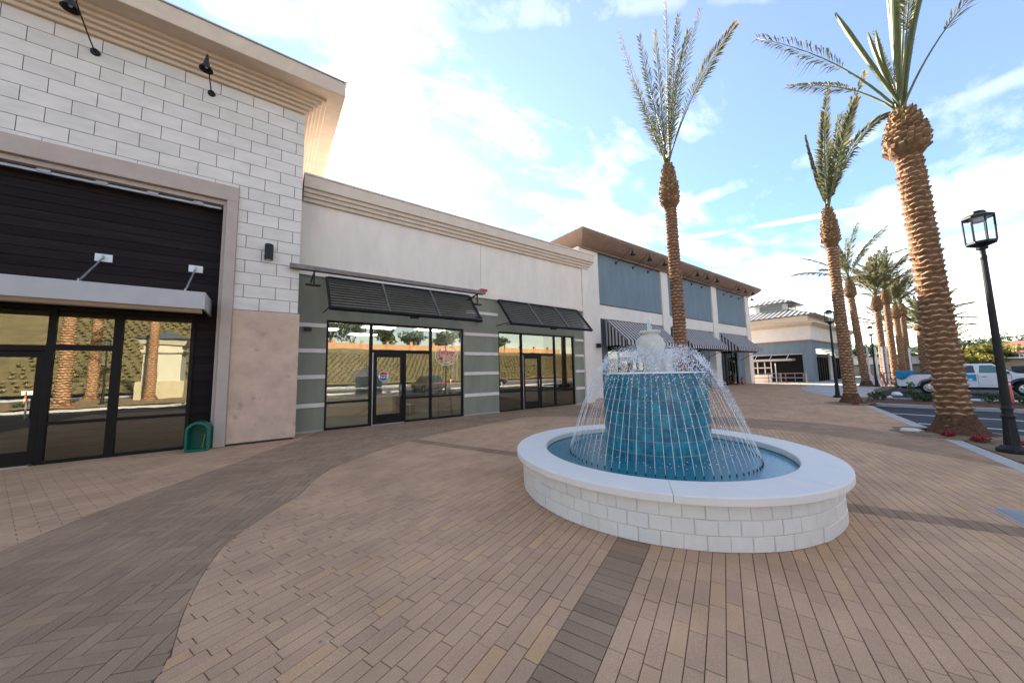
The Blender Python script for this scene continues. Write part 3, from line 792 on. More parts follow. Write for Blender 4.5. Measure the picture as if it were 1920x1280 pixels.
for k in range(N):
    for q in range(6): a1 = k*6+q; a2 = k*6+(q+1) % 6; b3 = ((k+1) % N)*6; b.f.append((a1, a2, b3+(q+1) % 6, b3+q))
b.obj('ring_pipe', M['nozzle'], fo, smooth=True)
NJ = 78
nz_p = MB().lathe([(.011, .395), (.013, .415), (.007, .42), (.008, .44), (.003, .452)], n=8).obj('nozzle', M['nozzle'], fo)
drop = MB(); jr = random.Random(9)
for k in range(NJ):
    t = 2*pi*(k+.5)/NJ + jr.uniform(-.006, .006)
    o = nz_p if k == 0 else link('nozzle', nz_p.data, fo)
    o.location = (RN*cos(t), RN*sin(t), 0)
    pk_r = .43 + jr.uniform(-.07, .07); pk_z = 1.93 + jr.uniform(-.10, .06); dz = pk_z-.45
    def P(r, s=0, u=0):
        z = pk_z - dz*((r-pk_r)/(RN-pk_r))**2
        return Vector(((r)*cos(t)-s*sin(t), r*sin(t)+s*cos(t), z+u))
    pts = [P(RN-(RN-.80)*i/14) for i in range(15)]
    jt = MB().tube(pts, [jr.uniform(.0026, .0036)]*8+[.0024]*3+[.0016]*2+[.0008, .0004], 5); jt.obj('water_jet', M['jet'], fo, smooth=True)
    r = 1.12
    while r > .17:
        prog = (1.12-r)/.95
        dens = .028 - .021*min(1, prog*2.2); sc = .004 + .046*max(0, prog-.08)
        p = P(r, jr.gauss(0, sc), jr.gauss(0, sc*1.1)); rad = jr.uniform(.003, .006) + .0022*prog
        if jr.random() < .2: rad *= 1.35
        d = .5 if prog > .5 else 1.7
        drop.ico(p, rad, 1, 1, d)
        r -= dens*jr.uniform(.5, 1.3)*(.8 if prog > .3 else 1)
for k in range(900):       # splashes on the drum top and round its foot
    a = jr.uniform(0, 2*pi)
    if k < 520: r = jr.uniform(.2, .72); z = 1.62 + abs(jr.gauss(0, .05))
    else: r = .74 + abs(jr.gauss(0, .16)); z = .40 + abs(jr.gauss(0, .035))
    drop.ico((r*cos(a), r*sin(a), z), jr.uniform(.003, .008))
for k in range(260):       # bubbling head above the urn
    z = jr.uniform(2.2, 2.42); rr_ = .028*(1.25-(z-2.2)*1.5); a = jr.uniform(0, 2*pi)
    q = rr_*sqrt(jr.random()); drop.ico((q*cos(a)-.0, q*sin(a), z), jr.uniform(.006, .013), 1, 1, 1.3)
stuff(drop.obj('droplets', M['spray'], fo, smooth=True, fix=False)); print('drops', len(drop.f))
#SECTION3
# ================================================================== BUILDINGS
def frust(b, rings, X0, X1, Y0, Y1):
    """stacked rectangular rings: (offset, z) with footprint growing by offset on front and ends"""
    base = len(b.v)
    for (o, z) in rings:
        b.v += [(X0-o, Y0-o, z), (X1+o, Y0-o, z), (X1+o, Y1, z), (X0-o, Y1, z)]; b.a += [.5]*4
    for i in range(len(rings)-1):
        for k in range(4): j = (k+1) % 4; b.f.append((base+i*4+k, base+i*4+j, base+(i+1)*4+j, base+(i+1)*4+k))
    b.f.append((base+3, base+2, base+1, base)); e = base+(len(rings)-1)*4; b.f.append((e, e+1, e+2, e+3)); return b
def steps(seq): # [(o, z0, z1)] -> rings with flat soffits
    out = [(0, seq[0][1])]
    for (o, z0, z1) in seq: out += [(o, z0), (o, z1)]
    return out
def storefront(par, y, verts, rails, panes, frame_mat='frame', d=.10):
    """verts: (x0,x1,z0,z1) members, rails the same; panes: (x0,x1,z0,z1)"""
    b = MB()
    for (x0, x1, z0, z1) in verts: b.box(x0, y-d/2, z0, x1, y+d/2, z1)
    for (x0, x1, z0, z1) in rails: b.box(x0, y-d/2+.003, z0, x1, y+d/2-.003, z1)
    wn = b.obj('window', M[frame_mat], par, bevel=.004)
    for (x0, x1, z0, z1) in panes: MB().box(x0-.01, y-.004, z0-.01, x1+.01, y+.004, z1+.01).obj('pane', M['glass'], wn)
    return wn
def door(par, y, x0, x1, z0, z1, hx, st=.10, bot=.26, top=.12, hand=True):
    b = MB(); b.box(x0, y-.03, z0, x0+st, y+.03, z1).box(x1-st, y-.03, z0, x1, y+.03, z1).box(x0+st, y-.029, z0, x1-st, y+.029, z0+bot).box(x0+st, y-.029, z1-top, x1-st, y+.029, z1)
    d = b.obj('door', M['frame'], par, bevel=.003)
    MB().box(x0+st-.01, y-.004, z0+bot-.01, x1-st+.01, y+.004, z1-top+.01).obj('pane', M['glass'], d)
    if hand:
        h = MB(); h.tube([(hx, y-.09, .92), (hx, y-.09, 1.32)], .014, 8); h.tube([(hx, y-.03, .97), (hx, y-.09, .97)], .01, 6); h.tube([(hx, y-.03, 1.27), (hx, y-.09, 1.27)], .01, 6)
        h.obj('handle', M['alu'], d, smooth=True)
    return d
def room(par, x0, x1, y0, y1, h, wallm='inwall'):
    b = MB()
    b.box(x0, y0, -.02, x1, y1, .004).obj('floor', M['carpet'], par)
    b = MB(); b.box(x0, y1, 0, x1, y1+.1, h).box(x0-.1, y0, 0, x0, y1, h).box(x1, y0, 0, x1+.1, y1, h).box(x0, y0, h, x1, y1, h+.1).obj('interior_wall', M[wallm], par)
# ---- left building -------------------------------------------------
LB = thing('shop_building', 'tall shop front of pale scored blocks with dark siding recess and stepped tan cornice', 'building')
WY = 10.8
MB().box(-14, WY+.012, 6.54, .592, 11.5, 9.22).box(-.80, WY+.012, 0, .592, 11.5, 6.54).box(.3, 11.4, 0, .592, 21, 9.3).box(-14, 20.9, 0, .592, 21, 9.3).box(-14, 10.85, 0, -9.0, 11.5, 6.54).obj('wall', M['joint'], LB)
MB().box(-.78, WY-.035, .05, .645, WY+.05, 3.365).obj('base_panel', M['stone'], LB, bevel=.015)
bc = {}
for r in range(-1, 18):
    z0 = 3.375 + r*.3265; z1 = z0 + .3265
    if r < 0: continue
    off = .41 if (17-r) % 2 == 1 else .41-.3335
    for k in range(-14, 2):
        x1 = off + k*.667 + .667*(1 if off+k*.667 < -99 else 0); x0 = x1-.667
        a, b2 = x0+.0065, x1-.0065
        if b2 > .596: b2 = .596
        if a > .55: continue
        if z0 < 6.5:
            if b2 < -.775 or b2 > .6: continue
            a = max(a, -.775)
            if z1 > 6.54 and x0 < -.775: pass
        if z0 < 6.54 and z1 > 6.54 and x0 < -.775 and False: continue
        if b2-a < .03: continue
        key = (round(b2-a, 3))
        if key not in bc:
            bc[key] = MB().box(-(b2-a)/2, 0, .0065, (b2-a)/2, .03, .3265-.0065).mesh('block', M['block'])
        link('block', bc[key], LB, ((a+b2)/2, WY, z0))
    # part course above the frame head
zc = 3.375 + 9*.3265
for k in range(-14, 0):
    off = .41-.3335 if (17-9) % 2 == 0 else .41
    x1 = off + k*.667; x0 = x1-.667
    b2 = min(x1-.004, -.785); a = x0+.004
    if b2-a > .03: link('block', MB().box(-(b2-a)/2, 0, .18, (b2-a)/2, .03, .3265-.004).mesh('block', M['block']), LB, ((a+b2)/2, WY, zc))
b = MB(); frust(b, steps([(.09, 9.22, 9.31), (.18, 9.31, 9.39), (.27, 9.39, 9.46), (.37, 9.46, 9.53), (.48, 9.53, 9.60), (.90, 9.60, 10.02)]), -14, .6, WY, 21)
cn = b.obj('cornice', M['cornice'], LB, bevel=.018)
MB().box(-15, WY-.93, 10.02, 1.53, 21, 10.05).obj('flashing', M['galv'], cn)
# opening frame: outer band and inner step
fr = MB(); fr.box(-9, 10.70, 6.13, -.78, 11.16, 6.52).box(-1.0, 10.70, 0.01, -.78, 11.16, 6.13).obj('opening_frame', M['trim'], LB, bevel=.012)
MB().box(-9, 10.80, 6.02, -1.0, 11.14, 6.128).box(-1.07, 10.80, .01, -1.002, 11.14, 6.02).obj('frame_step', M['trim'], fr if False else LB, bevel=.008)
SY = 11.15
MB().box(-9, SY+.03, 3.2, -1.07, SY+.3, 6.2).box(-1.49, SY+.03, 0, -1.07, SY+.3, 3.2).obj('siding_backing', M['frame'], LB)
pc = {}
for r in range(31):
    z0 = .02 + r*.2
    x0, x1 = (-1.485, -1.075) if z0 < 3.2 else (-9, -1.075)
    if z0+.19 > 6.14: continue
    if z0 < 3.2 < z0+.2: pass
    key = x0
    if key not in pc: pc[key] = MB().box(x0, 0, .0, x1, .028, .19).mesh('siding_board', M['siding'])
    link('siding_board', pc[key], LB, (0, SY, z0))
rl = MB(); rl.box(-9, 10.90, 5.93, -1.12, 10.97, 5.985)
for k in range(9): x = -1.55-k*.78; rl.box(x-.09, 10.88, 5.95, x+.09, 10.99, 6.03)
rl.obj('gate_track', M['galv'], LB, bevel=.004)
fy_ = 11.17
storefront(LB, fy_,
    [(-8.0, -7.9, .0, 3.24), (-5.9, -5.8, 0, 3.24), (-3.70, -3.60, 0, 3.24), (-2.80, -2.66, 0, 3.24), (-1.56, -1.485, 0, 3.24)],
    [(-7.9, -1.56, 3.17, 3.24), (-7.9, -3.70, 2.28, 2.40), (-3.60, -2.80, 2.30, 2.42), (-3.60, -2.80, .77, .84), (-2.66, -1.56, .77, .84), (-3.60, -2.8, 0, .07), (-2.66, -1.56, 0, .07)],
    [(-5.8, -3.70, 2.40, 3.17), (-7.9, -5.9, 2.40, 3.17), (-7.9, -5.9, 0.05, 2.28), (-3.60, -2.80, 2.42, 3.17), (-3.60, -2.80, .84, 2.30), (-3.60, -2.80, .07, .77), (-2.66, -1.56, .84, 3.17), (-2.66, -1.56, .07, .77)])
door(LB, fy_, -4.76, -3.705, .03, 2.27, -3.85); door(LB, fy_, -5.79, -4.77, .03, 2.27, -4.66)
MB().box(-5.8, 11.05, .0, -3.74, 11.2, .028).obj('threshold', M['alu'], LB)
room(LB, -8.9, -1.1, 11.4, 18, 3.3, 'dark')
cp_ = thing('entrance_canopy', 'flat silver canopy over the left glass entrance hung from steel rods', 'canopy', None, (0, 0, 0))
b = MB(); b.box(-8.5, 9.95, 3.19, -1.20, 9.99, 3.57).box(-8.5, 9.99, 3.19, -8.46, 11.12, 3.57).box(-1.24, 9.99, 3.19, -1.20, 11.12, 3.57).box(-8.46, 9.99, 3.40, -1.24, 11.12, 3.54); b.obj('fascia', M['silver'], cp_, bevel=.004)
b = MB(); b.prism([(9.995, 3.22), (10.12, 3.13), (10.30, 3.13), (10.36, 3.20), (10.36, 3.27), (9.995, 3.27)], 'x', -8.4, -1.28); b.obj('gutter_lip', M['cornice'], cp_)
for x in (-6.1, -4.55, -3.05, -1.55):
    MB().box(x-.13, SY-.012, 4.28, x+.13, SY, 4.45).obj('wall_plate', M['whitep'], cp_, bevel=.003)
    b = MB(); b.tube([(x, SY-.02, 4.37), (x, 10.12, 3.62)], .017, 8); b.box(x-.012, SY-.09, 4.33, x+.012, SY-.01, 4.41).box(x-.012, 10.06, 3.56, x+.012, 10.16, 3.64).obj('hanger_rod', M['galv'], cp_)
def gooseneck(x, y, z, arm, drop, label, shade=.2, k=1.0):
    t = thing('gooseneck_lamp', label, 'wall lamp', 'gooseneck lamps over the shop fronts', (x, y, z))
    b = MB(); n = 20
    b.tube([(0, 0, 0), (0, -.05, 0)], [.10*k, .085*k], 16).obj('wall_plate', M['black'], t, smooth=False)
    pts = [(0, -.03, 0)]
    for i in range(15):
        u = i/14; pts.append((0, -.05-(arm-.24*k)*u, drop*.78*u**1.25))
    cy, cz = -.05-(arm-.24*k), drop*.78
    for i in range(1, 13):
        a = pi*i/12; pts.append((0, cy-.12*k*(1-cos(a)), cz+.14*k*sin(a)+.0*i))
    MB().tube(pts, .016*k, 8).obj('arm', M['black'], t, smooth=True)
    ex, ez = pts[-1][1], pts[-1][2]
    s = MB(); s.lathe([(.028*k, ez+.02), (.032*k, ez-.06), (.05*k, ez-.08), (.045*k, ez-.13), (.065*k, ez-.15), (.075*k, ez-.2), (shade, ez-.32), (shade*1.02, ez-.335), (shade*.97, ez-.33), (.06*k, ez-.2)], (0, ex), 24)
    sh = s.obj('lamp_shade', M['black'], t, smooth=True)
    MB().lathe([(.0, ez-.30), (.035*k, ez-.28), (.04*k, ez-.23), (.02*k, ez-.19)], (0, ex), 12).obj('bulb', M['whitep'], sh, smooth=True)
    return t
gooseneck(-3.35, 10.8, 8.87, 1.12, .33, 'large dark gooseneck lamp at the photo left edge under the tan cornice', .125, .8)
gooseneck(-1.43, 10.8, 8.87, .87, .33, 'large dark gooseneck lamp nearer the corner of the tan cornice', .125, .8)
t = thing('wall_sconce', 'black cylinder up and down light on the pale block pier', 'wall light', None, (-.1, 10.79, 4.94))
MB().lathe([(.085, -.21), (.095, -.2), (.095, .2), (.085, .21)], (0, -.13), 24).obj('housing', M['black'], t, smooth=False); MB().box(-.05, -.05, -.08, .05, 0, .08).obj('bracket', M['black'], t)
MB().lathe([(0, -.212), (.06, -.212), (.06, -.205), (0, -.205)], (0, -.13), 16).obj('lens', M['whitep'], t)
# green arched box on the ground
t = thing('green_box', 'small green arch-topped plastic box leaning on the frame foot by the left entrance', 'box', None, (-1.25, 10.48, .012), radians(-4))
def arch(w, h, n=12):
    r = w/2; return [(-r, 0)] + [(r*cos(pi - pi*i/n), h-r + r*sin(pi - pi*i/n)) for i in range(n+1)] + [(r, 0)]
b = MB(); po = arch(.42, .66); pi_ = arch(.33, .60); pi_ = [(x, max(z, .04)) for x, z in pi_]
n = len(po)
for y in (0.0, .34):
    b.v += [(x, y, z) for x, z in po]; b.a += [.5]*n
b.v += [(x, 0, z) for x, z in pi_]+[(x, .3, z) for x, z in pi_]; b.a += [.5]*2*n
for i in range(n-1): b.f += [(i, i+1, n+i+1, n+i), (i, 2*n+i, 2*n+i+1, i+1), (2*n+i, 3*n+i, 3*n+i+1, 2*n+i+1)]
b.f += [(0, n, 2*n-1, n-1), (0, n-1, 3*n-1, 2*n), (2*n, 3*n-1, 4*n-1, 3*n), tuple(range(n, 2*n)), tuple(range(3*n, 4*n))]
b.obj('shell', M['gmail'], t, bevel=.006)
MB().beam((.08, .12, .05), (.11, .16, .36), .018).obj('stick', M['wood'], t)
# ---- middle building ------------------------------------------------
MBD = thing('shop_building', 'low olive and cream stucco shop front with two black-framed glass fronts', 'building')
MY = 11.70
b = MB()
for x0, x1 in ((.64, 1.42), (6.18, 7.84), (12.42, 13.12)): b.box(x0, MY, 0.03, x1, MY+.35, 3.39)
b.box(.64, MY, 3.39, 13.12, MY+.35, 4.72); b.obj('wall', M['green'], MBD)
for a_, b_ in ((.64, 1.42), (6.18, 7.84), (12.42, 13.12)): MB().box(a_, 11.68, -.02, b_, 11.72, .045).obj('base_flashing', M['galv'], MBD)
for x0, x1 in ((.645, 1.415), (6.2, 7.82), (12.46, 13.118)):
    for z in (.78, 1.63, 2.42, 3.20): MB().box(x0, MY-.035, z-.062, x1, MY+.01, z+.062).obj('band', M['strip'], MBD, bevel=.008)
MB().box(6.3, MY-.035, 4.03, 7.82, MY+.01, 4.15).obj('band', M['strip'], MBD, bevel=.008)
MB().box(.64, 11.62, 4.72, 13.12, 12.0, 5.0).obj('sill_band', M['stucco'], MBD, bevel=.01)
for x0, x1 in ((.64, 6.975), (6.99, 13.12)): MB().box(x0, 11.655, 5.0, x1, 12.0, 7.02).obj('wall_panel', M['stucco'], MBD, bevel=.003)
MB().box(.64, 11.7, 5.0, 13.1, 12.2, 7.1).box(.8, 20, 0, 13.9, 20.1, 7.1).box(13.5, 12.05, 0, 13.9, 20, 7.3).box(.65, 12.0, 7.0, 13.8, 20, 7.2).obj('core', M['stucco'], MBD)
MB().box(13.12, 11.60, 0, 13.5, 12.0, 7.0).box(13.5, 11.72, 0, 13.9, 12.05, 7.0).obj('corner_pier', M['white'], MBD, bevel=.01)
b = MB(); frust(b, steps([(.06, 7.0, 7.12), (.13, 7.12, 7.24), (.20, 7.24, 7.36), (.28, 7.36, 7.74)]), 1.0, 13.55, 11.62, 20)
for i, p in enumerate(b.v):
    if p[0] < 5: b.v[i] = (.66, p[1], p[2])
cn = b.obj('cornice', M['cornice2'], MBD, bevel=.015)
MB().box(.66, 11.31, 7.74, 13.86, 20, 7.79).obj('flashing', M['strip'], cn)
gy = 11.78
storefront(MBD, gy, [(1.42, 1.48, 0, 3.39), (2.70, 2.80, 0, 3.39), (3.87, 3.93, 0, 2.40), (4.80, 4.89, 0, 3.39), (6.12, 6.18, 0, 3.39)],
    [(1.48, 6.12, 3.32, 3.39), (2.80, 4.80, 2.38, 2.50), (1.48, 2.70, .79, .86), (3.93, 4.80, .79, .86), (4.89, 6.12, .79, .86), (1.48, 2.70, 0, .07), (3.93, 4.80, 0, .07), (4.89, 6.12, 0, .07)],
    [(1.48, 2.70, .86, 3.32), (1.48, 2.70, .07, .79), (2.80, 4.80, 2.50, 3.32), (3.93, 4.80, .86, 2.38), (3.93, 4.80, .07, .79), (4.89, 6.12, .86, 3.32), (4.89, 6.12, .07, .79)])
d1 = door(MBD, gy, 2.82, 3.865, .03, 2.375, 3.74, st=.13, bot=.30, top=.13)
MB().box(2.80, gy-.1, .0, 3.87, gy+.06, .03).obj('threshold', M['alu'], MBD)
MB().box(2.795, gy-.07, .03, 2.82, gy-.05, 2.4).obj('door_edge_strip', M['alu'], MBD)
storefront(MBD, gy, [(7.84, 7.90, 0, 3.39), (9.05, 9.15, 0, 3.39), (10.18, 10.24, 0, 2.40), (11.07, 11.16, 0, 3.39), (12.36, 12.42, 0, 3.39)],
    [(7.90, 12.36, 3.32, 3.39), (9.15, 11.07, 2.38, 2.50), (7.90, 9.05, .79, .86), (10.24, 11.07, .79, .86), (11.16, 12.36, .79, .86), (7.90, 9.05, 0, .07), (10.24, 11.07, 0, .07), (11.16, 12.36, 0, .07)],
    [(7.90, 9.05, .86, 3.32), (7.90, 9.05, .07, .79), (9.15, 11.07, 2.50, 3.32), (10.24, 11.07, .86, 2.38), (10.24, 11.07, .07, .79), (11.16, 12.36, .86, 3.32), (11.16, 12.36, .07, .79)])
door(MBD, gy, 9.16, 10.175, .03, 2.375, 10.06, st=.13, bot=.30, top=.13)
MB().box(9.145, gy-.07, .03, 9.165, gy-.05, 2.4).obj('door_edge_strip', M['alu'], MBD)
room(MBD, .8, 6.9, 12.05, 19, 3.6); room(MBD, 7.1, 13.2, 12.05, 19, 3.6)
for (x, y) in ((1.7, 13.3), (1.7, 15.6), (3.6, 14.2), (5.7, 13.9), (3.6, 17)): MB().box(x-.6, y-.3, 3.57, x+.6, y+.3, 3.598).obj('ceiling_light', M['ceil'], MBD)
t = thing('shop_counter', 'pale service counter seen dimly through the first shop window', 'counter', None, (0, 0, 0))
MB().box(1.6, 15.4, 0, 4.9, 16.1, 1.05).obj('counter_body', M['tanwall'], t); MB().box(1.5, 15.3, 1.05, 5.0, 16.2, 1.1).obj('worktop', M['rim'], t)
for k in range(3): t = thing('carton', ['brown carton on the shop floor nearest the window', 'brown carton behind the nearest one on the shop floor', 'top carton of the small stack inside the shop'][k], 'box', 'cartons inside the first shop', (4.3+.5*(k == 1), 13.6+.4*(k == 1), .405*(k == 2))); MB().box(-.22, -.2, .005, .22, .2, .40).obj('carton_body', M['wood'], t, bevel=.004); MB().box(-.03, -.202, .008, .03, .202, .403).obj('tape_strip', M['strip'], t)
# printed signs on the glass
def text_mesh(name, txt, size, mt, parent, x, y, z, ext=.0015, off=0.0, shear=0.0, sp=1.0, sx=1.0):
    cu = bpy.data.curves.new(name, 'FONT'); cu.body = txt; cu.size = size; cu.extrude = ext; cu.offset = off; cu.shear = shear
    cu.align_x = 'CENTER'; cu.align_y = 'CENTER'; cu.space_character = sp
    to = bpy.data.objects.new(name, cu); COL.objects.link(to)
    dg = bpy.context.evaluated_depsgraph_get(); me = bpy.data.meshes.new_from_object(to.evaluated_get(dg)); bpy.data.objects.remove(to)
    me.materials.clear(); me.materials.append(M[mt]); o = link(name, me, parent, (x, y, z)); o.rotation_euler = (pi/2, 0, 0); o.scale = (sx, 1, 1); return o
def disc(name, rx, rz, mt, parent, x, y, z, inner=0.0, a0=0, a1=2*pi, th=.0015, n=48, chord=False):
    b = MB(); pts = [(rx*cos(a0+(a1-a0)*i/n), rz*sin(a0+(a1-a0)*i/n)) for i in range(n+(0 if a1-a0 > 6.28 else 1))]
    if inner:
        q = [(p[0]*inner, p[1]*inner*1.0) for p in pts]; k = len(pts)
        b.v = [(x+p[0], y, z+p[1]) for p in pts]+[(x+p[0], y, z+p[1]) for p in q]; b.a = [.5]*(2*k)
        b.v += [(v[0], y-th, v[2]) for v in b.v]; b.a *= 2
        for i in range(k):
            j = (i+1) % k; b.f += [(i, j, k+j, k+i), (2*k+i, 3*k+i, 3*k+j, 2*k+j), (i, 2*k+i, 2*k+j, j)]
    else: b.prism([(x+p[0], z+p[1]) for p in pts], 'y', y-th, y)
    return b.obj(name, M[mt], parent)
s1 = thing('window_sign', 'oval sandwich shop sign with red and orange lettering on the first shop window', 'sign', None, (5.49, gy-.012, 2.34))
disc('ring', .475, .375, 'p_white', s1, 0, 0, 0, .955); 
text_mesh('lettering_backing', 'Jersey', .27, 'p_white', s1, 0, -.003, .12, off=.018, shear=.15); text_mesh('lettering', 'Jersey', .27, 'p_red', s1, 0, -.006, .12, off=.006, shear=.15)
text_mesh('lettering_backing', "Mike's", .27, 'p_white', s1, 0, -.003, -.09, off=.018, shear=.1); text_mesh('lettering', "Mike's", .27, 'p_orange', s1, 0, -.006, -.09, off=.006, shear=.1)
text_mesh('lettering', 'SUBS', .12, 'p_white', s1, .02, -.004, -.26, off=.003)
s2 = thing('window_sign', 'round soft drink sticker in red white and blue on the first shop door', 'sign', None, (3.17, gy-.012, 1.60))
disc('ring', .165, .165, 'p_white', s2, 0, 0, 0, .93)
disc('red_half', .148, .148, 'p_red', s2, 0, -.001, 0, 0, radians(20), radians(160)); disc('blue_half', .148, .148, 'p_blue', s2, 0, -.001, 0, 0, radians(200), radians(340))
MB().box(-.15, -.003, -.05, .15, -.001, .05).obj('white_band', M['p_white'], s2); text_mesh('lettering', 'PEPSI', .095, 'p_navy', s2, 0, -.006, 0, off=.004, sx=1.05)
# ladder standing inside the first shop
t = thing('step_ladder', 'orange step ladder standing inside the first shop behind the glass', 'ladder', None, (5.75, 12.75, 0))
for sx in (-.28, .28):
    MB().beam((sx, -.3, 0), (sx*.6, .05, 2.9), .05, .08).obj('side_rail', M['wood'], t); MB().beam((sx, .7, 0), (sx*.6, .05, 2.9), .04, .05).obj('side_rail', M['ladder'], t)
for k in range(1, 9):
    u = k/9; MB().box(-.28+.11*u, -.36+.35*u, 2.9*u-.015, .28-.11*u, -.26+.35*u, 2.9*u+.015).obj('rung', M['wood'], t)
# louvred shades
def shade(x0, x1, label):
    t = thing('louvred_shade', label, 'window shade', 'louvred metal shades over the two shop fronts', (x0, MY, 0))
    W = x1-x0; A = Vector((0, -.12, 4.70)); B = Vector((0, -1.05, 3.60)); d = (B-A).normalized(); nrm = Vector((0, -d.z, d.y)); 
    if nrm.z < 0: nrm = -nrm
    b = MB()
    for xx in (0.03, W-.03): b.beam(A+Vector((xx, 0, 0)), B+Vector((xx, 0, 0)), .06, .10, nrm)
    b.beam(A+Vector((0.06, 0, 0)), A+Vector((W-.06, 0, 0)), .06, .10, nrm).beam(B+Vector((.0, 0, 0)), B+Vector((W, 0, 0)), .10, .10, nrm)
    b.obj('frame', M['black'], t, bevel=.004)
    for k in (1, 2): MB().beam(A+Vector((W*k/3, 0, 0))+nrm*.02, B+Vector((W*k/3, 0, 0))+nrm*.02, .06, .08, nrm).obj('mullion', M['louver'], t)
    n = 11
    for i in range(3):
        xa = W*i/3+.035; xb = W*(i+1)/3-.035
        for k in range(n):
            c = A + (B-A)*((k+.75)/(n+.4)); tilt = (d*.35+nrm*.94).normalized()
            m_ = MB(); p = c + Vector((xa, 0, 0)); q = c + Vector((xb, 0, 0)); m_.beam(p, q, .012, .085, tilt); m_.obj('slat', M['louver'], t)
    for xx in (.35*W/3, W/2, W*2.65/3):
        MB().beam((xx, 0, 3.72), (xx, -1.0, 3.58), .03).obj('strut', M['black'], t)
    MB().box(W/2-.13, -1.0, 3.50, W/2+.13, -.86, 3.6).obj('bracket', M['black'], t)
    MB().beam((-.02, -.02, 3.62), (.05, -.98, 3.66), .025).obj('strut', M['black'], t)
shade(1.34, 6.42, 'black louvred shade in three bays over the first shop front'); shade(7.75, 12.62, 'black louvred shade in three bays over the second shop front')
# the unfinished awning rail
t = thing('awning_rail', 'long bare metal awning rail on brackets above the first louvred shade', 'rail', None, (0, 0, 0))
MB().prism([(10.58, 4.60), (10.60, 4.60), (10.60, 4.70), (10.74, 4.70), (10.74, 4.60), (10.76, 4.60), (10.76, 4.72), (10.58, 4.72)], 'x', .37, 6.55).obj('channel', M['rusty'], t)
MB().box(.37, 10.76, 4.62, 6.55, 10.78, 4.635).obj('edge_strip', M['silver'], t)
for x in (.95, 6.25):
    MB().beam((x, 10.66, 4.59), (x, 11.60, 4.50), .03, .05).beam((x, 10.7, 4.59), (x, 10.7, 4.22), .04).box(x-.2, 10.62, 4.19, x+.16, 10.78, 4.22).obj('bracket', M['black'], t)
MB().box(6.35, 10.56, 4.72, 6.62, 10.8, 4.80).obj('red_tag', M['red'], t)
t = thing('flood_light', 'small black flood light beside the right end of the first louvred shade', 'light', None, (6.78, 11.7, 3.78))
MB().box(-.09, -.3, -.1, .09, -.1, .12).obj('housing', M['black'], t, bevel=.01); MB().box(-.03, -.1, -.02, .03, 0, .02).obj('bracket', M['black'], t); MB().box(-.16, -.34, -.02, .16, -.30, .0).obj('visor', M['galv'], t)
t = thing('flood_light', 'tiny dark lamp under the top cream band of the left olive pier', 'light', None, (.95, 11.7, 3.08))
MB().box(-.12, -.12, -.06, .06, 0, .04).obj('housing', M['black'], t, bevel=.01)
# ---- blue building ---------------------------------------------------
BB = thing('shop_building', 'slate blue and cream two storey shop front with brown flared cornice', 'building')
PIL = [(14.7, 16.45), (23.7, 24.65), (32.05, 33.05), (39.65, 40.65)]
for x0, x1 in PIL: MB().box(x0, 13.2, 0, x1, 14.2, 9.08).obj('pilaster', M['white'], BB, bevel=.012)
BAY = [(16.45, 23.7), (24.65, 32.05), (33.05, 39.65)]
for x0, x1 in BAY:
    MB().box(x0, 13.27, 4.86, x1, 14.0, 5.72).obj('band', M['white'], BB, bevel=.01)
    MB().box(x0, 13.25, 5.72, x1, 13.6, 5.78).obj('shadow_line', M['seam'], BB)  # dark strip that paints the shadow line below the blue panel
    MB().box(x0, 13.33, 5.78, x1, 13.9, 9.07).obj('wall_panel', M['blue'], BB)
    w0, w1 = x0+1.25, x1-1.55
    MB().box(x0, 13.72, 0, w0, 14.1, 4.86).box(w1, 13.72, 0, x1, 14.1, 4.86).box(w0, 13.72, 3.4, w1, 14.1, 4.86).obj('recess_wall', M['blue'], BB)
    a_, b_ = w0+1.3, w1-1.1
    storefront(BB, 13.85, [(w0, w0+.07, 0, 3.4), (a_-.1, a_, 0, 3.4), (b_, b_+.1, 0, 3.4), (w1-.07, w1, 0, 3.4)], [(w0, w1, 3.32, 3.4), (a_, b_, 2.4, 2.5), (w0, a_, .78, .85), (b_, w1, .78, .85), (w0, a_, 0, .07), (b_, w1, 0, .07)],
        [(w0+.07, a_-.1, .85, 3.32), (w0+.07, a_-.1, .07, .78), (b_+.1, w1-.07, .85, 3.32), (b_+.1, w1-.07, .07, .78), (a_, b_, 2.5, 3.32)])
    dm = (a_+b_)/2; door(BB, 13.85, a_+.01, dm-.005, .03, 2.39, dm-.12); door(BB, 13.85, dm+.005, b_-.01, .03, 2.39, dm+.12)
    room(BB, x0+.2, x1-.2, 14.15, 19, 3.6, 'inwall')
MB().box(15.5, 13.9, 4.9, 40.5, 25, 9.2).box(40.55, 14.1, 0, 40.65, 25, 9.1).box(14.75, 14.1, 0, 14.9, 25, 9.1).obj('core', M['white'], BB)
b = MB(); frust(b, [(0, 9.0), (.10, 9.0), (.12, 9.08), (.20, 9.10), (.30, 9.14), (.45, 9.22), (.62, 9.34), (.80, 9.50), (.92, 9.64), (.94, 9.74)], 15.0, 40.7, 13.2, 25)
cn = b.obj('cornice', M['brown'], BB)
MB().box(14.02, 12.22, 9.74, 41.68, 25, 9.80).obj('flashing', M['copper'], cn)
GX = [18.45, 20.36, 22.2, 27.03, 28.7, 30.5, 34.9, 36.6, 38.4]
GL = ['first from the tan building', 'second from the tan building', 'beside the tall palm on its left', 'beside the tall palm on its right', 'in the middle of the centre blue panel', 'right end of the centre blue panel', 'left end of the far blue panel', 'middle of the far blue panel', 'right end of the far blue panel']
for x, l in zip(GX, GL): gooseneck(x, 13.33, 8.62 if x > 33 else 8.75, 1.25, .62, 'thin black gooseneck lamp on the blue wall, '+l, .17)
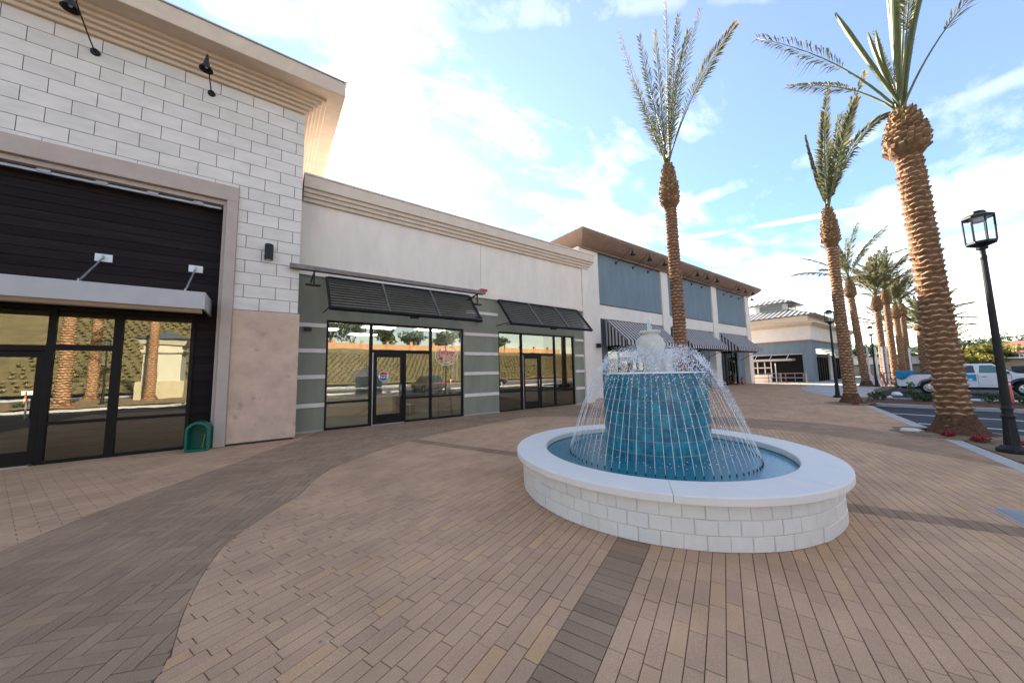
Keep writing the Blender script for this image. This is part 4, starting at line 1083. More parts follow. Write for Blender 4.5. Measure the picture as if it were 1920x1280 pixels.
gooseneck(40.9, 14.0, 8.6, 1.0, .5, 'dark gooseneck lamp hanging past the far end of the brown cornice', .2)
def awning(x0, x1, label):
    t = thing('striped_awning', label, 'awning', 'striped awnings on the blue building', (0, 0, 0))
    me = bpy.data.meshes.new('canvas'); V = []; F = []; UV = []
    yt, zt, yf, zf, zv = 13.24, 4.80, 11.8, 3.42, 3.14
    def quad(P, uv):
        b = len(V); V.extend(P); F.append(tuple(range(b, b+len(P)))); UV.extend(uv)
    p = 2.8
    quad([(x0, yt, zt), (x1, yt, zt), (x1, yf, zf), (x0, yf, zf)], [(x0*p, 0), (x1*p, 0), (x1*p, 1), (x0*p, 1)])
    n = int((x1-x0)*p*1)
    for i in range(n):   # scalloped valance
        a, c = x0+(x1-x0)*i/n, x0+(x1-x0)*(i+1)/n; quad([(a, yf, zf), (c, yf, zf), (c, yf-.01, zv), ((a+c)/2, yf-.012, zv-.02), (a, yf-.01, zv)], [(a*p, 0), (c*p, 0), (c*p, 1), ((a+c)/2*p, 1), (a*p, 1)])
    q = 4.2
    for xx in (x0, x1):
        quad([(xx, yt, zt), (xx, yf, zf), (xx, yf, zv), (xx, yt, zv)], [(yt*q, 0), (yf*q, 0), (yf*q, 1), (yt*q, 1)])
    me.from_pydata(V, [], F); ul = me.uv_layers.new(name='UVMap')
    for i, l in enumerate(me.loops): ul.data[i].uv = UV[l.vertex_index]
    me.materials.append(M['stripe']); o = link('canvas', me, t); s = o.modifiers.new('thick', 'SOLIDIFY'); s.thickness = .012
    b = MB(); b.beam((x0+.03, yf+.04, zv+.1), (x1-.03, yf+.04, zv+.1), .05).beam((x0+.03, yt-.03, zt-.06), (x1-.03, yt-.03, zt-.06), .05)
    for xx in (x0+.03, (x0+x1)/2, x1-.03): b.beam((xx, yf+.04, zv+.1), (xx, yt-.03, zv+.1), .04).beam((xx, yf+.04, zf-.06), (xx, yt-.03, zt-.08), .04)
    b.box(x0+.03, yf+.4, zv-.12, x1-.03, yf+.45, zv+.04); b.obj('frame', M['black'], t)
    for xx in (x0+.15, x1-.1): MB().beam((xx, yf+.1, zv+.1), (xx+.02, 13.7, 2.35), .035).obj('strut', M['black'], t)
awning(16.95, 23.15, 'black and grey striped awning behind the fountain urn'); awning(24.95, 30.9, 'striped awning just right of the tall palm trunk'); awning(33.1, 38.6, 'farthest striped awning on the blue building by the far door')
t = thing('wall_sconce', 'small black box light on the first cream pilaster', 'wall light', None, (16.05, 13.2, 3.14)); MB().box(-.11, -.22, -.13, .11, -.02, .13).obj('housing', M['black'], t, bevel=.01); MB().box(-.04, -.02, -.04, .04, 0, .04).obj('bracket', M['black'], t)
t = thing('fire_extinguisher', 'red fire extinguisher standing by the far shop door of the blue building', 'fire extinguisher', None, (37.6, 13.3, 0.0))
MB().lathe([(.10, 0), (.11, .03), (.11, .5), (.08, .58), (.03, .62)], n=14).obj('cylinder', M['redcan'], t, smooth=True); MB().box(-.03, -.12, .62, .03, .03, .7).obj('valve', M['black'], t); MB().tube([(0, .02, .66), (.12, .02, .55), (.13, 0, .2)], .012, 6).obj('hose', M['black'], t)
# ---- corner pavilion beyond ------------------------------------------
FB = thing('corner_building', 'cream and light blue corner pavilion with hipped metal roof and cupola', 'building')
fx_, fyy = 45.5, 9.55
MB().box(fx_, fyy, 0, fx_+1.6, fyy+.8, 4.25).box(fx_, fyy+.8, 2.95, fx_+.4, 22, 4.25).box(fx_+1.6, fyy, 3.55, 66, fyy+.4, 4.25).box(58.5, fyy, 0, 66, fyy+.5, 3.55).obj('lower_wall', M['blue'], FB)
MB().box(fx_-.04, fyy-.04, 4.4, 66, 24, 5.9).obj('upper_wall', M['white'], FB)
b = MB(); frust(b, steps([(.08, 4.25, 4.40)]), fx_, 66, fyy, 24); b.obj('belt_course', M['brown'], FB)
b = MB(); frust(b, steps([(.12, 5.85, 5.98), (.28, 5.98, 6.12), (.48, 6.12, 6.36)]), fx_, 66, fyy, 24); b.obj('cornice', M['cornice'], FB)
MB().box(49.2, 10.4, 6.3, 62, 20.5, 7.45).obj('attic_wall', M['white'], FB)
def hip(name, x0, x1, y0, y1, z0, z1, k, mt, par, ribs):
    cxm, cym = (x0+x1)/2, (y0+y1)/2; hx2, hy2 = (x1-x0)/2*k, (y1-y0)/2*k
    b = MB(); P = [(x0, y0, z0), (x1, y0, z0), (x1, y1, z0), (x0, y1, z0), (cxm-hx2, cym-hy2, z1), (cxm+hx2, cym-hy2, z1), (cxm+hx2, cym+hy2, z1), (cxm-hx2, cym+hy2, z1)]
    b.quadbox(P); r_ = b.obj(name, M[mt], par)
    s = MB()
    for (A, B_, C_, D_) in ((0, 3, 7, 4), (0, 1, 5, 4)):
        A, B_, C_, D_ = [Vector(P[i]) for i in (A, B_, C_, D_)]
        for i in range(ribs+1):
            u = i/ribs; p = A+(B_-A)*u
            # run up the slope square to the eave until the hip
            e = (B_-A).normalized(); L = (B_-A).length; dA = (D_-A).dot(e); dB = L-(C_-A).dot(e)
            sfrac = min(1, (u*L)/max(dA, 1e-3), ((1-u)*L)/max(dB, 1e-3))
            slope = (D_-A)-e*dA; s.beam(p+Vector((0, 0, .03)), p+slope*sfrac+Vector((0, 0, .03)), .07, .06)
        s.beam(A+Vector((0, 0, .03)), D_+Vector((0, 0, .03)), .1, .08); s.beam(A+Vector((0,0,-.02)), B_+Vector((0,0,-.02)), .08, .1)
    s.obj('standing_seam', M['seam'], r_); return r_
hip('roof', 48.3, 63, 9.5, 21.4, 7.4, 8.75, .42, 'tile_roof', FB, 22)
cu_ = MB().box(53.3, 13.2, 8.4, 57.4, 16.6, 9.75).obj('cupola', M['white'], FB)
MB().box(53.26, 13.7, 8.95, 53.32, 16.1, 9.6).box(53.9, 13.15, 8.95, 56.8, 13.22, 9.6).obj('window', M['glassd'], cu_)
hip('cupola_roof', 52.5, 58.2, 12.4, 17.4, 9.75, 10.5, .3, 'tile_roof', FB, 9)
# black recess with small canopy on the side towards us
MB().box(fx_+.25, fyy+.8, 0, fx_+.5, 19, 2.95).obj('dark_siding', M['siding'], FB)
MB().box(fx_-.02, fyy+.8, 2.9, fx_+.3, 15.5, 3.0).obj('lintel', M['galv'], FB)
storefront_b = MB()
for y in (13.2, 13.8, 14.5): storefront_b.box(fx_+.18, y-.05, .4, fx_+.24, y+.05, 2.2)
storefront_b.box(fx_+.18, 13.2, 1.5, fx_+.24, 15, 1.6).obj('window', M['alu'], FB)
c2 = thing('entrance_canopy', 'small pale canopy on the dark recess of the corner pavilion', 'canopy', None, (0, 0, 0))
MB().box(fx_-1.0, 11.0, 2.25, fx_+.2, 15.3, 2.48).obj('deck', M['silver'], c2)
for y in (11.5, 13, 14.4): MB().beam((fx_+.2, y, 3.0), (fx_-.8, y, 2.48), .04).box(fx_+.1, y-.1, 2.95, fx_+.22, y+.1, 3.1).obj('hanger_rod', M['whitep'], c2)
# street side: grey awning over tall openings with black mullions
a2 = thing('flat_awning', 'grey ribbed awning on the street side of the corner pavilion', 'awning', None, (0, 0, 0))
a2m = MB()
for k in range(5): a2m.beam((47.3, fyy-.15-k*.22, 3.5-k*.2), (61, fyy-.15-k*.22, 3.5-k*.2), .2, .05, (0, .3, 1))
a2m.obj('canvas', M['galv'], a2); MB().box(47.3, fyy-1.3, 2.45, 61, fyy-1.2, 2.65).obj('fascia', M['silver'], a2)
b = MB()
for k in range(12):
    x = 47.4+k*.95
    if 6 <= k < 7: continue
    b.box(x, fyy+.1, 0, x+.22, fyy+.3, 2.9)
b.box(47.1, fyy+.12, 2.6, 58.5, fyy+.28, 2.9); b.obj('mullion', M['frame'], FB)
MB().box(52.6, fyy+.02, 0, 53.7, fyy+.4, 2.9).obj('pier', M['white'], FB)
MB().box(47.1, fyy+.2, 0, 58.5, fyy+.22, 2.7).obj('pane', M['glass'], FB)
room(FB, 47.3, 58.4, fyy+1, 19, 3, 'tanwall')
# ramp wall and railings
t = thing('ramp_wall', 'low cream wall beside the ramp in front of the dark recess', 'wall', None, (0, 0, 0)); MB().box(42.0, 12.2, 0, 42.2, 15.2, .75).obj('wall_body', M['stucco'], t); MB().box(41.95, 12.15, .75, 42.25, 15.25, .82).obj('coping', M['strip'], t)
def railing(pts, label, h=1.05, group='steel railings by the ramp', step=1.1, rails=(1.0, .55)):
    t = thing('railing', label, 'railing', group, (0, 0, 0))
    for a, c in zip(pts, pts[1:]):
        a = Vector((*a, 0)); c = Vector((*c, 0)); L = (c-a).length; n = max(1, int(L/step))
        for i in range(n+1): p = a+(c-a)*i/n; MB().tube([p, p+Vector((0, 0, h))], .035, 6).obj('post', M['ramp'], t)
        for r in rails: MB().tube([a+Vector((0, 0, h*r)), c+Vector((0, 0, h*r))], .035, 6).obj('rail', M['ramp'], t)
railing([(41.0, 13.6), (43.2, 9.9)], 'galvanized railing along the ramp before the corner pavilion', .95)
railing([(40.6, 11.0), (41.6, 9.3)], 'short return railing at the foot of the ramp', 1.0)
railing([(43.9, 13.4), (45.0, 11.0)], 'rear railing of the ramp close to the dark recess', .95)
t = thing('sign_post', 'thin white upright post between the ramp railings', 'post', None, (42.8, 12.0, 0)); MB().tube([(0, 0, 0), (0, 0, 2.0)], .04, 6).obj('pole', M['whitep'], t)
WBd = thing('long_building', 'low white building with dark flat roof edge behind the far palms', 'building', None, (0, 0, 0))
MB().box(71, 0.5, 0, 85, 18, 2.75).obj('wall', M['white'], WBd); MB().box(70.6, 0, 2.75, 85.4, 18.3, 3.0).obj('roof', M['seam'], WBd); MB().box(70.7, .6, 1.45, 71, 18, 1.65).obj('shelf', M['seam'], WBd); MB().box(70.9, .8, 0, 70.97, 17, 1.4).obj('shopfront', M['green'], WBd)
#SECTION4
# ================================================================== PALMS
def hsh(i, j, k=0): return random.Random(i*7919+j*104729+k*31).random()
def trunk_part(par, H, r, res, rows_h=.145, cols=7, r_base=None, lean=(0, 0), seed=0):
    """stacked lens-shaped leaf-base scars with a lighter cut lip"""
    NT_ = cols*(12 if res > 1 else 7 if res else 5); sub = 9 if res > 1 else 6 if res else 4
    rows = int(H/rows_h); b = MB(); zn = rows*sub+1
    for iz in range(zn):
        z = H*iz/(zn-1); q = iz/sub; row0 = 0
        fl = 0
        if r_base: fl = (r_base-r)*max(0, 1-z/.55)**1.8
        for k in range(NT_):
            th = 2*pi*k/NT_; wq = q + .30*nz(cos(th)*1.4, sin(th)*1.4, 1, seed+row0*.0) + .16*nz(cos(th)*3+z*.8, sin(th)*3, 1, seed+4)
            wq = min(max(wq, 0), rows-.001); row = int(wq); v = wq-row
            u = cols*k/NT_ + .5*(row % 2) + .16*sin(z*1.7+seed) + .25*(hsh(row, 77, seed)-.5)
            c = floor(u); fu = u-c; c = int(c) % cols; fu = fu**(.8+.5*hsh(row, c, seed+2))
            jit = hsh(row, c, seed)
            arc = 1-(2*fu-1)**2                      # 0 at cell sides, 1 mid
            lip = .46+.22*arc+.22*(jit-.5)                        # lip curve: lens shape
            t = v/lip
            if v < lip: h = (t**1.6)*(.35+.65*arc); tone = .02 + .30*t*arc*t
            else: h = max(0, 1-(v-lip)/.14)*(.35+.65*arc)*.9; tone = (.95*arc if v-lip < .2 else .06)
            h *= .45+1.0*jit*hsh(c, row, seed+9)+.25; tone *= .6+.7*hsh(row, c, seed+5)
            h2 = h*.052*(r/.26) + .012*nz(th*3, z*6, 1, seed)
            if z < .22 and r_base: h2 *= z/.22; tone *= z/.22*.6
            rr_ = r*(1.03-.13*z/H) + fl + h2 - .02 + .008*nz(th*7, z*22, 1, seed)
            b.v.append((lean[0]*z/H + rr_*cos(th), lean[1]*z/H + rr_*sin(th), z)); b.a.append(max(0, min(1, tone)))
    for iz in range(zn-1):
        for k in range(NT_): j = (k+1) % NT_; b.f.append((iz*NT_+k, iz*NT_+j, (iz+1)*NT_+j, (iz+1)*NT_+k))
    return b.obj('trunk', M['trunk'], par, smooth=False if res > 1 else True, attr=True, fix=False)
def boot_part(par, z0, L, r, res, lean=(0, 0), seed=0):
    b = MB(); n = 20 if res else 12; rj = random.Random(seed+3)
    prof = [(0, .95), (.05, 1.18), (.16, 1.42), (.34, 1.45), (.55, 1.28), (.75, .98), (.9, .74), (1, .58)]
    def rad(u):
        for (a, ra), (c, rc) in zip(prof, prof[1:]):
            if u <= c: return r*(ra+(rc-ra)*(u-a)/(c-a))
        return r*prof[-1][1]
    b.lathe([(rad(i/14)*.93, z0+L*i/14) for i in range(15)], lean, n, tone=.1)
    rows = int(L/.085) if res else int(L/.14)
    for i in range(rows):
        u = (i+.5)/rows; R = rad(u); m_ = 11 if res else 7
        if u < .13: continue
        for k in range(m_):
            a = 2*pi*(k+.5*(i % 2))/m_ + rj.uniform(-.12, .12); z = z0+L*u+rj.uniform(-.02, .02)
            w = 2*pi*R/m_*.62; o = R*.90; out = rj.uniform(.05, .105)*(r/.26); th = rj.uniform(.03, .05)*(r/.26)
            ca, sa = cos(a), sin(a); tx, ty = -sa, ca; sk = rj.uniform(-.03, .03)
            def P(s, q, zz): return (lean[0]+ca*q+tx*s, lean[1]+sa*q+ty*s, zz)
            base = len(b.v)
            b.v += [P(-w/2, o-.03, z-.10), P(w/2, o-.03, z-.10), P(w*.36, o+out, z+th+sk), P(-w*.36, o+out, z+th-sk), P(-w*.30, o+out*.8, z+th*1.9), P(w*.30, o+out*.8, z+th*1.9), P(w/2, o-.03, z+.03), P(-w/2, o-.03, z+.03)]
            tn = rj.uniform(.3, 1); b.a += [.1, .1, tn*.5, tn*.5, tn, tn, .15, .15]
            for f in ((0, 1, 2, 3), (3, 2, 5, 4), (4, 5, 6, 7), (1, 6, 5, 2), (0, 3, 4, 7)): b.f.append(tuple(base+x for x in f))
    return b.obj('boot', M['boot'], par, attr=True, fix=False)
def frond(par, A, C, T, n=44, leaf=.42, bare=.28, r0_=.02, seed=0, dry=.0, up=None, wid=.026, spread=1.0, hang=.15):
    rj = random.Random(seed); A, C, T = Vector(A), Vector(C), Vector(T)
    def bz(t): return A*(1-t)**2 + C*2*t*(1-t) + T*t*t
    def dz(t): return ((C-A)*(1-t)+(T-C)*t).normalized()
    K = 12; f_ = link('frond', MB().tube([bz(i/K) for i in range(K+1)], [r0_*(1-.82*i/K) for i in range(K+1)], 5).mesh('stalk', M['rachis'], True), par)
    b = MB(); plane = (T-A).cross(Vector((0, 0, 1)))
    if plane.length < .05: plane = Vector((1, 0, 0))
    if up is not None: plane = Vector(up)
    tw = rj.uniform(-.7, .7)
    for i in range(n):
        u = (i+.5)/n; t = bare+(1-bare)*u; p = bz(t); d = dz(t)
        sd_ = (plane - d*plane.dot(d)).normalized(); sd_ = Matrix.Rotation(tw, 3, d) @ sd_; nr = d.cross(sd_).normalized()
        ln = leaf*(min(1, .35+u*3.2))*(1-.55*max(0, u-.45)/.55)
        for s in (-1, 1):
            ang = radians(38+rj.uniform(-8, 8) - 14*u)*spread; v_ = rj.choice((.25, .6, .9))*rj.uniform(.7, 1.1)*.5
            dr = (d*cos(ang) + sd_*s*sin(ang) + nr*v_*sin(ang)).normalized()
            l = ln*rj.uniform(.8, 1.12); q = p + dr*l*.5; e = p + dr*l + Vector((0, 0, -hang*l*l*2.2*rj.uniform(.4, 1.3)))
            wv = dr.cross(nr if rj.random() < .6 else sd_*s + nr)
            if wv.length < .1: wv = sd_
            wv = wv.normalized()*wid*rj.uniform(.75, 1.15)
            tn = min(1, max(0, dry*rj.uniform(.5, 1.5) + (u > .9)*.35 + (rj.random() < .06)*.6 + rj.uniform(0, .12)))
            base = len(b.v); b.v += [tuple(p), tuple(q-wv*.5), tuple(e), tuple(q+wv*.5)]; b.a += [tn, tn, min(1, tn+.35), tn]
            b.f.append((base, base+1, base+2, base+3))
    lf = b.mesh('leaflets', M['frond'], attr=True); o = link('leaflets', lf, f_); o['kind'] = 'stuff'
    return f_
def spear(par, A, C, T, w=.07, seed=0):
    A, C, T = Vector(A), Vector(C), Vector(T); K = 10
    pts = [A*(1-t)**2+C*2*t*(1-t)+T*t*t for t in [i/K for i in range(K+1)]]
    b = MB()
    for q in range(3):
        o = Vector(((q-1)*w*.28, (q % 2)*w*.3, 0)); b.tube([p+o*(i/K) for i, p in enumerate(pts)], [w*(.25+.45*min(1, i/4))*(1 if i < K-1 else .7 if i < K else .25) for i in range(K+1)], 6)
    b.obj('frond', M['spear'], par, smooth=True)
def palm(label, x, y, H, L, r, res=2, lean=(0, 0), rb=.42, mound=True, rows_h=.145, cols=7, seed=1, name='palm_tree', grp='date palms along the plaza'):
    t = thing(name, label, 'palm tree', grp, (x, y, 0))
    trunk_part(t, H+.1, r, res, rows_h, cols, rb, lean, seed); boot_part(t, H, L, r, res, lean, seed)
    b = MB(); NA_ = 36; prof = [(r*1.1, .46), (r*1.18, .38), (r*1.42, .22), (r*1.75, .08), (r*1.95, .02), (r*2.1, -.03)]
    for i, (R, z) in enumerate(prof):
        for k in range(NA_):
            a = 2*pi*k/NA_; q = R*(1+.10*nz(cos(a)*3, sin(a)*3, 1.5, seed)+.05*nz(cos(a)*9, sin(a)*9+i, 1, seed)); b.v.append((q*cos(a), q*sin(a), z+.03*nz(a*3, i, 1, seed))); b.a.append(.2)
    for i in range(len(prof)-1):
        for k in range(NA_): j = (k+1) % NA_; b.f.append((i*NA_+k, i*NA_+j, (i+1)*NA_+j, (i+1)*NA_+k))
    b.obj('root_ball', M['mulch'], t, smooth=True, fix=False)
    b = MB(); NR_ = 5
    for i in range(NR_):
        u = i/(NR_-1); R = r*(2.2+1.9*u)
        for k in range(NA_):
            a = 2*pi*k/NA_; q = R*(1+.16*nz(cos(a)*2, sin(a)*2, 1.5, seed)*u); b.v.append((q*cos(a), q*sin(a), .05*(1-u)+.004+.015*nz(q*cos(a)*6, q*sin(a)*6)*(1-u))); b.a.append(.2)
    for i in range(NR_-1):
        for k in range(NA_): j = (k+1) % NA_; b.f.append((i*NA_+k, i*NA_+j, (i+1)*NA_+j, (i+1)*NA_+k))
    b.obj('soil_ring', M['soil'], t, smooth=True)
    return t
def crown_px(t, specs, x, y, top, r, seed=0, **kw):
    """fronds aimed at measured points; specs: (tip px, ctrl px, depth metres, options)"""
    L0 = hypot(x, y); ux, uy = x/L0, y/L0
    for i, sp_ in enumerate(specs):
        tip, ctl, dp = sp_[:3]; o = dict(kw); o.update(sp_[3] if len(sp_) > 3 else {})
        Tp = ray_at(tip, x+ux*dp, y+uy*dp) - Vector((x, y, 0)); Cp = ray_at(ctl, x+ux*dp*.45, y+uy*dp*.45) - Vector((x, y, 0))
        a = i*2.4; A = Vector(top) + Vector((cos(a), sin(a), 0))*r*.35 - Vector((0, 0, .12)); kind = o.pop('kind', 'f')
        sdir = Vector((uy, -ux, 0))
        if kind == 's': spear(t, A, Cp, Tp, o.get('w', .07))
        else: frond(t, A, Cp, Tp, seed=seed*50+i, up=o.pop('up', sdir), **o)
# tall palm behind the fountain
ax, ay = 11.5, 5.82
P_ = palm('tallest slender palm rising right behind the fountain', ax, ay, 7.38, 1.68, .215, 2, (0.0, .06), .34, True, .112, 7, 1)
crown_px(P_, [((1160, 58), (1205, 215), .6, dict(dry=.3)), ((1198, 70), (1228, 200), -.7), ((1248, -5), (1252, 180), .2, dict(leaf=.5)), ((1312, 18), (1268, 170), 1.0), ((1378, 48), (1298, 150), -.5, dict(dry=.15, bare=.45)),
              ((1290, 60), (1262, 170), -1.1), ((1228, 60), (1240, 190), -.9), ((1205, 130), (1240, 230), 1.0), ((1322, 130), (1275, 210), .7, dict(bare=.5, n=30)), ((1262, 100), (1256, 200), 1.3), ((1272, 30), (1260, 150), -.3), ((1186, 150), (1225, 240), .1, dict(leaf=.34))],
         ax, ay, (0, .06, 9.1), .16, 1, n=80, leaf=.52, bare=.14, r0_=.028, wid=.038)
# big palm at the right
bx, by = 12.98, .30
P_ = palm('thickest palm at the right edge beside the lantern post', bx, by, 6.88, 1.28, .265, 2, (0, .17), .42, True, .132, 7, 2)
crown_px(P_, [((1420, 72), (1590, 105), .3, dict(leaf=.66, bare=.44, hang=.5, n=56, dry=.2, r0_=.034)), ((1480, 162), (1610, 150), .5, dict(leaf=.42, bare=.45, dry=.4, hang=.4)), ((1567, 25), (1625, 110), -.4, dict(kind='s', w=.075)),
              ((1678, -120), (1678, 60), -.5, dict(kind='s', w=.11)), ((1668, -60), (1674, 70), -.2, dict(kind='s', w=.09)), ((1628, 62), (1655, 140), .2, dict(kind='s', w=.06)), ((1642, 58), (1660, 140), .4, dict(kind='s', w=.06)), ((1740, -60), (1695, 90), .4, dict(kind='s', w=.09)),
              ((1700, -90), (1690, 70), .7, dict(leaf=.42, bare=.2, dry=.2)), ((1850, -40), (1735, 85), -.2, dict(leaf=.4, bare=.62, n=16, dry=.3)), ((1640, 60), (1665, 140), .9, dict(leaf=.34, bare=.15)), ((1712, -110), (1700, 60), -.8, dict(leaf=.4, bare=.5))],
         bx, by, (0, .17, 8.2), .15, 2, n=70, leaf=.46, bare=.2, r0_=.032, wid=.038)
cx2, cy2 = 20.35, 3.15
P_ = palm('second slimmer palm left of the big right-hand palm, by the kerb corner', cx2, cy2, 6.95, 1.85, .215, 1, (0, .08), .36, True, .128, 7, 3)
crown_px(P_, [((1510, 255), (1525, 320), -.3, dict(kind='f', leaf=.34, spread=.5)), ((1552, 165), (1540, 290), .5), ((1622, 138), (1572, 240), -.3, dict(hang=.4)), ((1665, 215), (1590, 250), .4, dict(hang=.35)), ((1575, 215), (1560, 300), 1.0), ((1545, 215), (1545, 300), -1.2), ((1590, 230), (1570, 300), 1.6), ((1605, 190), (1570, 280), -1.0)],
         cx2, cy2, (0, .08, 8.85), .15, 3, n=80, leaf=.62, bare=.10, r0_=.035, wid=.075)
def auto_crown(t, top, r, n, ln, seed, lo=20, hi=80, leaf=.62, nl=36, wid=.10, dry=.1, dead=0):
    rj = random.Random(seed)
    for i in range(n):
        a = i*2.39996 + rj.uniform(-.3, .3); el = radians(lo+(hi-lo)*((i+.5)/n)**.8 + rj.uniform(-6, 6)); L = ln*rj.uniform(.8, 1.1)
        D = Vector((cos(a)*cos(el), sin(a)*cos(el), sin(el))); el0 = min(radians(88), el+radians(16)); D0 = Vector((cos(a)*cos(el0), sin(a)*cos(el0), sin(el0)))
        A = Vector(top); frond(t, A, A+D0*L*.55, A+D*L - Vector((0, 0, .10*L*cos(el))), nl, leaf, .2, .03, seed*77+i, dry if i > 1 else dry+.3, None, wid, 1, .25)
def far_palm(label, x, y, H, L, r, seed, n=16, ln=2.9, lo=25, hi=82, res=0, lean=(0, 0), rh=.17):
    t = palm(label, x, y, H, L, r, res, lean, r*1.8, True, rh, 6, seed); auto_crown(t, (lean[0], lean[1], H+L), r, n, ln, seed, lo, hi); return t
far_palm('palm with spreading fronds directly behind the kerb corner palm', 37.4, 4.85, 7.0, 1.45, .24, 4, 15, 4.2, 12, 80, 1, (0, .3))
far_palm('left one of the pair of palms behind the white poles', 40.2, 4.1, 6.0, 1.3, .23, 5, 18, 3.4, 20, 82, 1)
far_palm('right one of the pair of palms behind the white poles', 42.3, 3.75, 6.7, 1.3, .23, 6, 18, 3.4, 22, 84, 1)
far_palm('left palm of the narrow pair further along the row', 47.5, 3.7, 5.9, 1.3, .24, 7, 16, 3.2, 25, 84)
far_palm('right palm of the narrow pair further along the row', 50.0, 3.5, 6.3, 1.3, .24, 8, 16, 3.2, 25, 84)
far_palm('stout palm with a full round crown above the truck bed', 53.5, 2.6, 5.0, .6, .42, 9, 30, 3.9, 5, 84)
far_palm('thin pale palm right of the stout round-crowned palm', 59, 2.5, 4.6, .5, .26, 10, 20, 3.6, 5, 80)
far_palm('small distant palm low between the row palms at its left', 57.5, 5.2, 5.4, .5, .26, 14, 18, 3.8, 5, 70)
far_palm('smallest palm seen just left of the big trunk over the truck bed', 84, 1.6, 4.2, .5, .3, 12, 18, 3.8, 5, 70)
# palms on the far side of the road, mirrored in the left shop glass
def back_palm(label, x, y, H, r, seed):
    t = palm(label, x, y, H, 1.3, r, 1, (0, 0), r*2.1, True, .16, 7, seed, grp='date palms across the parking lot'); auto_crown(t, (0, 0, H+1.3), r, 14, 3.6, seed, 10, 75, nl=30); return t
back_palm('dark wide palm mirrored in the leftmost shop glass', -10.3, -11.2, 7.4, .33, 21)
back_palm('palm mirrored in the left window behind the dark one', -11.9, -21.2, 7.4, .34, 22)
back_palm('palm mirrored in front of the small tower', -7.4, -15.6, 7.2, .30, 23)
back_palm('low palm behind the small tower', -4.2, -25.5, 4.6, .3, 24)
# flowers, gravel lumps at the palm feet
def flowers(x, y, n, r, label, seed):
    rj = random.Random(seed); t = thing('flowers', label, 'flowers', 'crimson flowers at the palm feet', (x, y, 0)); b = MB()
    for i in range(n):
        a = rj.uniform(0, 6.28); q = r*sqrt(rj.random()); px, py, pz = q*cos(a), q*sin(a)*.7, .03+rj.random()*.07
        for k in range(5):
            w_ = 2*pi*k/5+a; b.tri((px, py, pz), (px+.025*cos(w_), py+.025*sin(w_), pz+.018), (px+.03*cos(w_+.7), py+.03*sin(w_+.7), pz+.012))
    b.obj('petals', M['flower'], t, fix=False)['kind'] = 'stuff'
    b = MB()
    for i in range(n): a = rj.uniform(0, 6.28); q = r*sqrt(rj.random()); p = Vector((q*cos(a), q*sin(a)*.7, .0)); b.tri(p, p+Vector((.03, 0, .04)), p+Vector((rj.uniform(-.03, .03), .03, .07)))
    b.obj('leaves', M['leafd'], t, attr=True, fix=False)['kind'] = 'stuff'
flowers(12.35, .42, 60, .14, 'crimson flowers left of the thick right-hand palm foot', 1); flowers(12.1, -.0, 90, .18, 'crimson flowers in front of the thick right-hand palm foot', 2); flowers(11.85, -.48, 90, .2, 'crimson flowers beside the lantern post base', 3)
flowers(19.75, 2.95, 40, .14, 'crimson flowers at the foot of the kerb corner palm', 4); flowers(19.9, 2.45, 40, .16, 'crimson flowers right of the kerb corner palm foot', 5)
t = thing('bark_slab', 'pale flat slab lying left of the thick palm foot', 'slab', None, (12.75, 1.0, .0)); MB().prism([(-.2, -.14), (.05, -.2), (.22, -.05), (.15, .14), (-.12, .16)], 'z', .01, .07).obj('slab_piece', M['strip'], t, bevel=.01)
